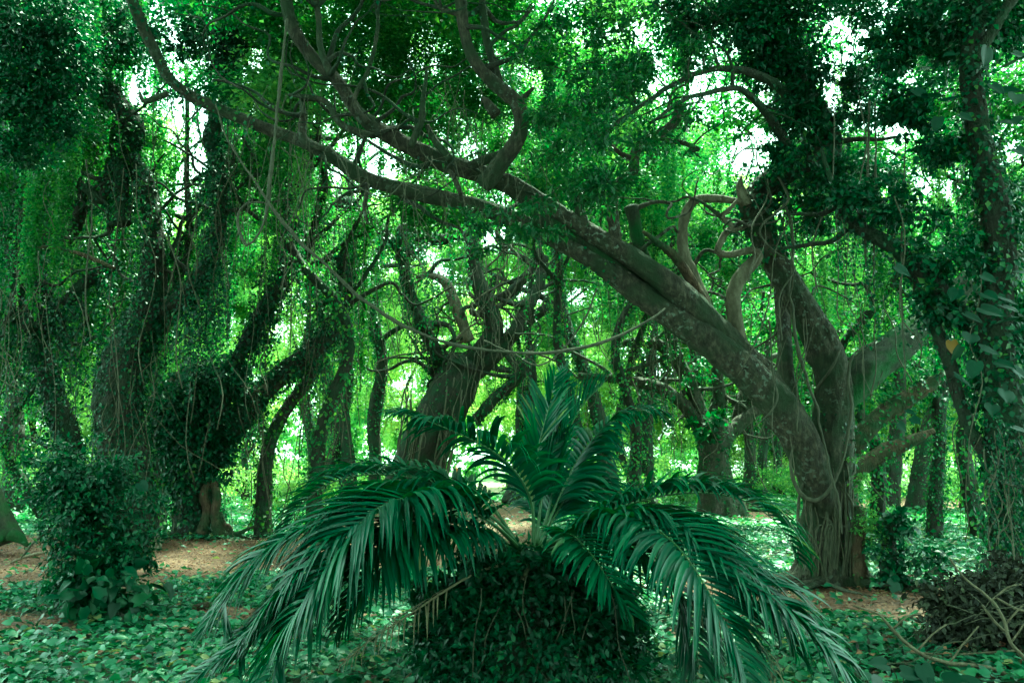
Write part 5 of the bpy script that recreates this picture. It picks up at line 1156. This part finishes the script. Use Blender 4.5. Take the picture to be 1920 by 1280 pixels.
# loose boughs closing the top of the picture
tr_top = [o for o in bpy.data.objects if o.name.startswith('forest_tree') and o.type == 'EMPTY']
g = np.random.default_rng(404)
for k in range(120):
    x = g.uniform(-40, 1960); y = g.uniform(-120, 190) if g.random() < .7 else g.uniform(150, 330); d = g.uniform(13.5, 21)
    own = min(tr_top, key=lambda o: abs(o.location.x - P(x, y, d)[0]))
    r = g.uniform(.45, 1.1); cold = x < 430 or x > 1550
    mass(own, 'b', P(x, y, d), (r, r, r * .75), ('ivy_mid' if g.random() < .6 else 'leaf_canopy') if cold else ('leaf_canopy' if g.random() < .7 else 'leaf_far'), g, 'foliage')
    if g.random() < .5: mass(own, 'c', P(x, y, d), (.8, .8, g.uniform(.3, 1.0)), 'ivy_mid' if cold else 'leaf_canopy', g, 'hanging_creeper')
for k in range(380):
    x, y = (g.uniform(-30, 1950), g.uniform(-60, 470)) if k < 230 else (g.uniform(-20, 1000), g.uniform(-80, 300)); d = g.uniform(13.5, 30)
    own = min(tr_top, key=lambda o: abs(o.location.x - P(x, y, d)[0]) + .5 * abs(o.location.y - d)); p = P(x, y, d)
    ln = min(g.uniform(1.5, 6), p[2] - 2.5 - g.uniform(0, 2))
    if ln < 1: continue
    mass(own, 'c', p, (1, 1, ln / 4), ['leaf_mid', 'leaf_canopy', 'ivy_mid', 'leaf_far'][g.integers(4)], g, 'hanging_creeper')
for k in range(70):
    x = g.uniform(440, 1060); y = g.uniform(-120, 110); d = g.uniform(13.5, 19); own = min(tr_top, key=lambda o: abs(o.location.x - P(x, y, d)[0])); r = g.uniform(.35, .8)
    mass(own, 'b', P(x, y, d), (r, r, r * .7), 'leaf_canopy', g, 'foliage')
# second layer
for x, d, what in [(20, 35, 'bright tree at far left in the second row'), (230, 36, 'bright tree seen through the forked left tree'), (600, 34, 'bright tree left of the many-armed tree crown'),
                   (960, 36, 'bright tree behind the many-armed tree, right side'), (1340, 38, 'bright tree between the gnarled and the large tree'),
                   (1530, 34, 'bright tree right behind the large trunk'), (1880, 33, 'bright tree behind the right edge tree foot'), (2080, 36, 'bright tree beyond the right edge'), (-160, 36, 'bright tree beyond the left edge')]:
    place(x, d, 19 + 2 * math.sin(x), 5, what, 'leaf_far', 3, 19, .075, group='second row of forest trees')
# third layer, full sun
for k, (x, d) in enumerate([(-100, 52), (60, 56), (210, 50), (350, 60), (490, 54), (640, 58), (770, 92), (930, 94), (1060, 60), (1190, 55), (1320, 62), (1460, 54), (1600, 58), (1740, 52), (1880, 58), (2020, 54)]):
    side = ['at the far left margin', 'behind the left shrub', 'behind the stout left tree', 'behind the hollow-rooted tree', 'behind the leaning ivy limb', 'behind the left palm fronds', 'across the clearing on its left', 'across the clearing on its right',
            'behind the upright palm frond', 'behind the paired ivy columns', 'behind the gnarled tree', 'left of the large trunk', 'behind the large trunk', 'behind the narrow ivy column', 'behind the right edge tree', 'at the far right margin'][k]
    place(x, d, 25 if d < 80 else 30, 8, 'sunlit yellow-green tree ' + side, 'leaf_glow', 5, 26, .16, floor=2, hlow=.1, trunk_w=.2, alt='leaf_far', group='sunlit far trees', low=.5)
# understory bushes
def bush(x, d, w, h, lab, lm, seed, n, size):
    g = np.random.default_rng(seed); bx = P(x, HOR, d)[0]
    t = Tree('bush', (bx, d, 0), lab, cat='bush', group='understory bushes', leafmat=lm, seed=seed)
    for k in range(5):
        a = g.uniform(0, 6.28); c = np.array((bx + math.cos(a) * w * .35, d + math.sin(a) * w * .25, h * g.uniform(.25, .75)))
        blob(t.leaf, g, c, (w * .4, w * .4, h * .4), n // 5, size, flat=h / w * .9, asp=.55, shell=.15)
        t.limb3([(bx, d, 0, .04), (*((c + np.array((bx, d, 0))) / 2 + g.normal(0, .1, 3)), .03), (*c, .012)], 'stem', k=5)
    t.finish()
BU = [(80, 40, 5, 2.4), (200, 46, 6, 3), (300, 42, 5, 2.2), (470, 36, 4, 2.2), (550, 40, 5, 2.6), (640, 44, 5, 3), (730, 48, 4, 2.4), (1000, 44, 4, 2.4), (1070, 50, 6, 3), (1160, 40, 4, 2.4), (1260, 44, 6, 3.4),
      (1290, 36, 3, 1.8), (1400, 46, 5, 3), (1480, 40, 4, 2.2), (1580, 38, 5, 2.6), (1640, 44, 5, 3), (1790, 34, 4, 2.2), (1860, 30, 4, 2), (1730, 40, 5, 3), (10, 34, 3.5, 2.2), (410, 52, 6, 3), (1900, 40, 6, 3), (955, 42, 1.8, 1.6), (1050, 32, 2.4, 1.2), (540, 30, 2.6, 1.4)]
for k, (x, d, w, h) in enumerate(BU):
    nm = ['low', 'broad', 'round', 'loose', 'tall', 'small'][k % 6]
    xn = ['far left margin', 'left shrub top', 'stout left tree foot', 'hollow-rooted tree', 'leaning ivy limb foot', 'left frond tips', 'thick ivy-wrapped trunk', 'many-armed tree foot', 'upright palm frond', 'leaning ivy trunk', 'paired ivy columns', 'gnarled tree foot', 'left of the gnarled tree roots', 'slim middle trunks', 'leaning tree foot', 'splintered stem base', 'dark trunk right of the large tree', 'thin dark stem', 'right edge tree foot', 'thick dark leaning trunk', 'dark ivy trunk at the left edge', 'hollow-rooted tree far back', 'right picture margin', 'sandy clearing edge', 'right palm fronds', 'left palm frond tips near the lawn'][k]
    bush(x, d, w, h, f'{nm} green bush in the distance by the {xn}', 'leaf_far' if k % 3 else 'leaf_glow', 500 + k, 2400, .14)

# far woodland closing the view beyond the clearing
L = Leaves(); g = np.random.default_rng(66)
for k in range(110):
    x = -130 + 260 * (k + .5) / 110 + g.normal(0, 1.5); y = g.uniform(98, 122); h = g.uniform(13, 22)
    for j in range(5):
        blob(L, g, (x + g.normal(0, 2), y, h * (.06 + .2 * j)), (3.8, 3, 3.4), 300, .62, flat=.9, asp=.7, shell=.1, gaps=j > 2)
tag(L.build('far_woodland', M['leaf_far']), 'hazy green woodland closing the view beyond the clearing', 'woodland')

# tree canopy overhead and behind the viewer, out of the picture, put there to shade the place
L = Leaves(); g = np.random.default_rng(67)
for k in range(290):
    x, y = (g.uniform(-26, 26), g.uniform(-26, 11)) if k < 210 else (g.uniform(-7, 9), g.uniform(3, 13)); z = g.uniform(11, 15)  # later clumps crowd the sun's path to keep it off the palm
    if y > 0 and z < CAMZ + y * .75: z = CAMZ + y * .75 + 2
    blob(L, g, (x, y, z), (3, 3, 1.6), 330, .34, flat=.5, asp=.7, shell=.1, gaps=False)
for k in range(130):
    a = g.uniform(.10, 1.9) * math.pi + math.pi * 0; a = g.uniform(math.pi * .95, math.pi * 2.05); rr = g.uniform(13, 22)
    blob(L, g, (math.cos(a) * rr, math.sin(a) * rr * .9 + 1, g.uniform(1, 11)), (2.6, 2.6, 2.2), 330, .36, flat=.9, asp=.7, shell=.1, gaps=False)
o = tag(L.build('canopy', M['leaf_canopy']), 'unseen forest canopy over and behind the near ground, placed to shade it', 'tree canopy')

# person far off on the sunlit lawn
def person(x, yfoot, lab):
    d = gd(yfoot); b = P(x, yfoot, d) * (1, 1, 0)
    root = empty('person', b, lab, 'person')
    def skin(name, verts, edges, radii, mat, sub=2):
        me = bpy.data.meshes.new(name); me.from_pydata(verts, edges, []); o = bpy.data.objects.new(name, me); col.objects.link(o); o.parent = root
        md = o.modifiers.new('skin', 'SKIN'); 
        for i, r in enumerate(radii): me.skin_vertices[0].data[i].radius = (r, r * .8)
        me.skin_vertices[0].data[0].use_root = True
        o.modifiers.new('sub', 'SUBSURF').levels = sub; me.materials.append(mat); return o
    def flat(nm, c):
        m, nt, n, l = newmat(nm); pb = n.new('ShaderNodeBsdfPrincipled'); no = n.new('ShaderNodeTexNoise'); no.inputs['Scale'].default_value = 20
        r = ramp(n, [(0.3, tuple(v * .8 for v in c)), (.7, c)]); l.new(no.outputs['Fac'], r.inputs[0]); l.new(r.outputs[0], pb.inputs['Base Color']); pb.inputs['Roughness'].default_value = .8
        o = n.new('ShaderNodeOutputMaterial'); l.new(pb.outputs[0], o.inputs[0]); return m
    v = [(0, 0, .95), (0, 0, 1.15), (0, 0, 1.38), (0, 0, 1.48), (0, 0, 1.6), (0, -.01, 1.7), (-.18, 0, 1.38), (-.24, .02, 1.12), (-.25, -.08, .9), (.18, 0, 1.38), (.24, .02, 1.12), (.25, -.08, .9),
         (-.09, 0, .88), (-.11, .06, .5), (-.11, .12, .08), (-.11, .0, .03), (.09, 0, .88), (.11, -.08, .5), (.11, -.1, .08), (.11, -.24, .03)]
    e = [(0, 1), (1, 2), (2, 3), (3, 4), (4, 5), (2, 6), (6, 7), (7, 8), (2, 9), (9, 10), (10, 11), (0, 12), (12, 13), (13, 14), (14, 15), (0, 16), (16, 17), (17, 18), (18, 19)]
    skin('body', v, e, [.14, .13, .15, .055, .10, .09, .06, .045, .035, .06, .045, .035, .09, .06, .045, .04, .09, .06, .045, .04], flat('skin_tone', (.32, .2, .14)))
    skin('shirt', [(0, 0, .98), (0, 0, 1.2), (0, 0, 1.4), (-.19, 0, 1.39), (-.24, .02, 1.2), (.19, 0, 1.39), (.24, .02, 1.2)], [(0, 1), (1, 2), (2, 3), (3, 4), (2, 5), (5, 6)], [.17, .16, .17, .08, .07, .08, .07], flat('shirt_cloth', (.55, .14, .05)))
    skin('shorts', [(0, 0, .96), (-.1, 0, .85), (-.11, .04, .55), (.1, 0, .85), (.11, -.05, .55)], [(0, 1), (1, 2), (0, 3), (3, 4)], [.16, .12, .1, .12, .1], flat('shorts_cloth', (.06, .12, .4)))
    skin('hair', [(0, .02, 1.72), (0, .03, 1.66)], [(0, 1)], [.11, .11], flat('hair_dark', (.04, .025, .015)))
person(855, 905, 'tiny far-off walker in orange top and blue shorts on the sunlit lawn')
bpy.context.view_layer.update()
open('/tmp/stat','w').write(f'leaf tris {LEAFTRIS} objects {len(bpy.data.objects)} leaflets {len(cands)} ' + str(sum(len(o.data.polygons) for o in bpy.data.objects if o.type=='MESH')))
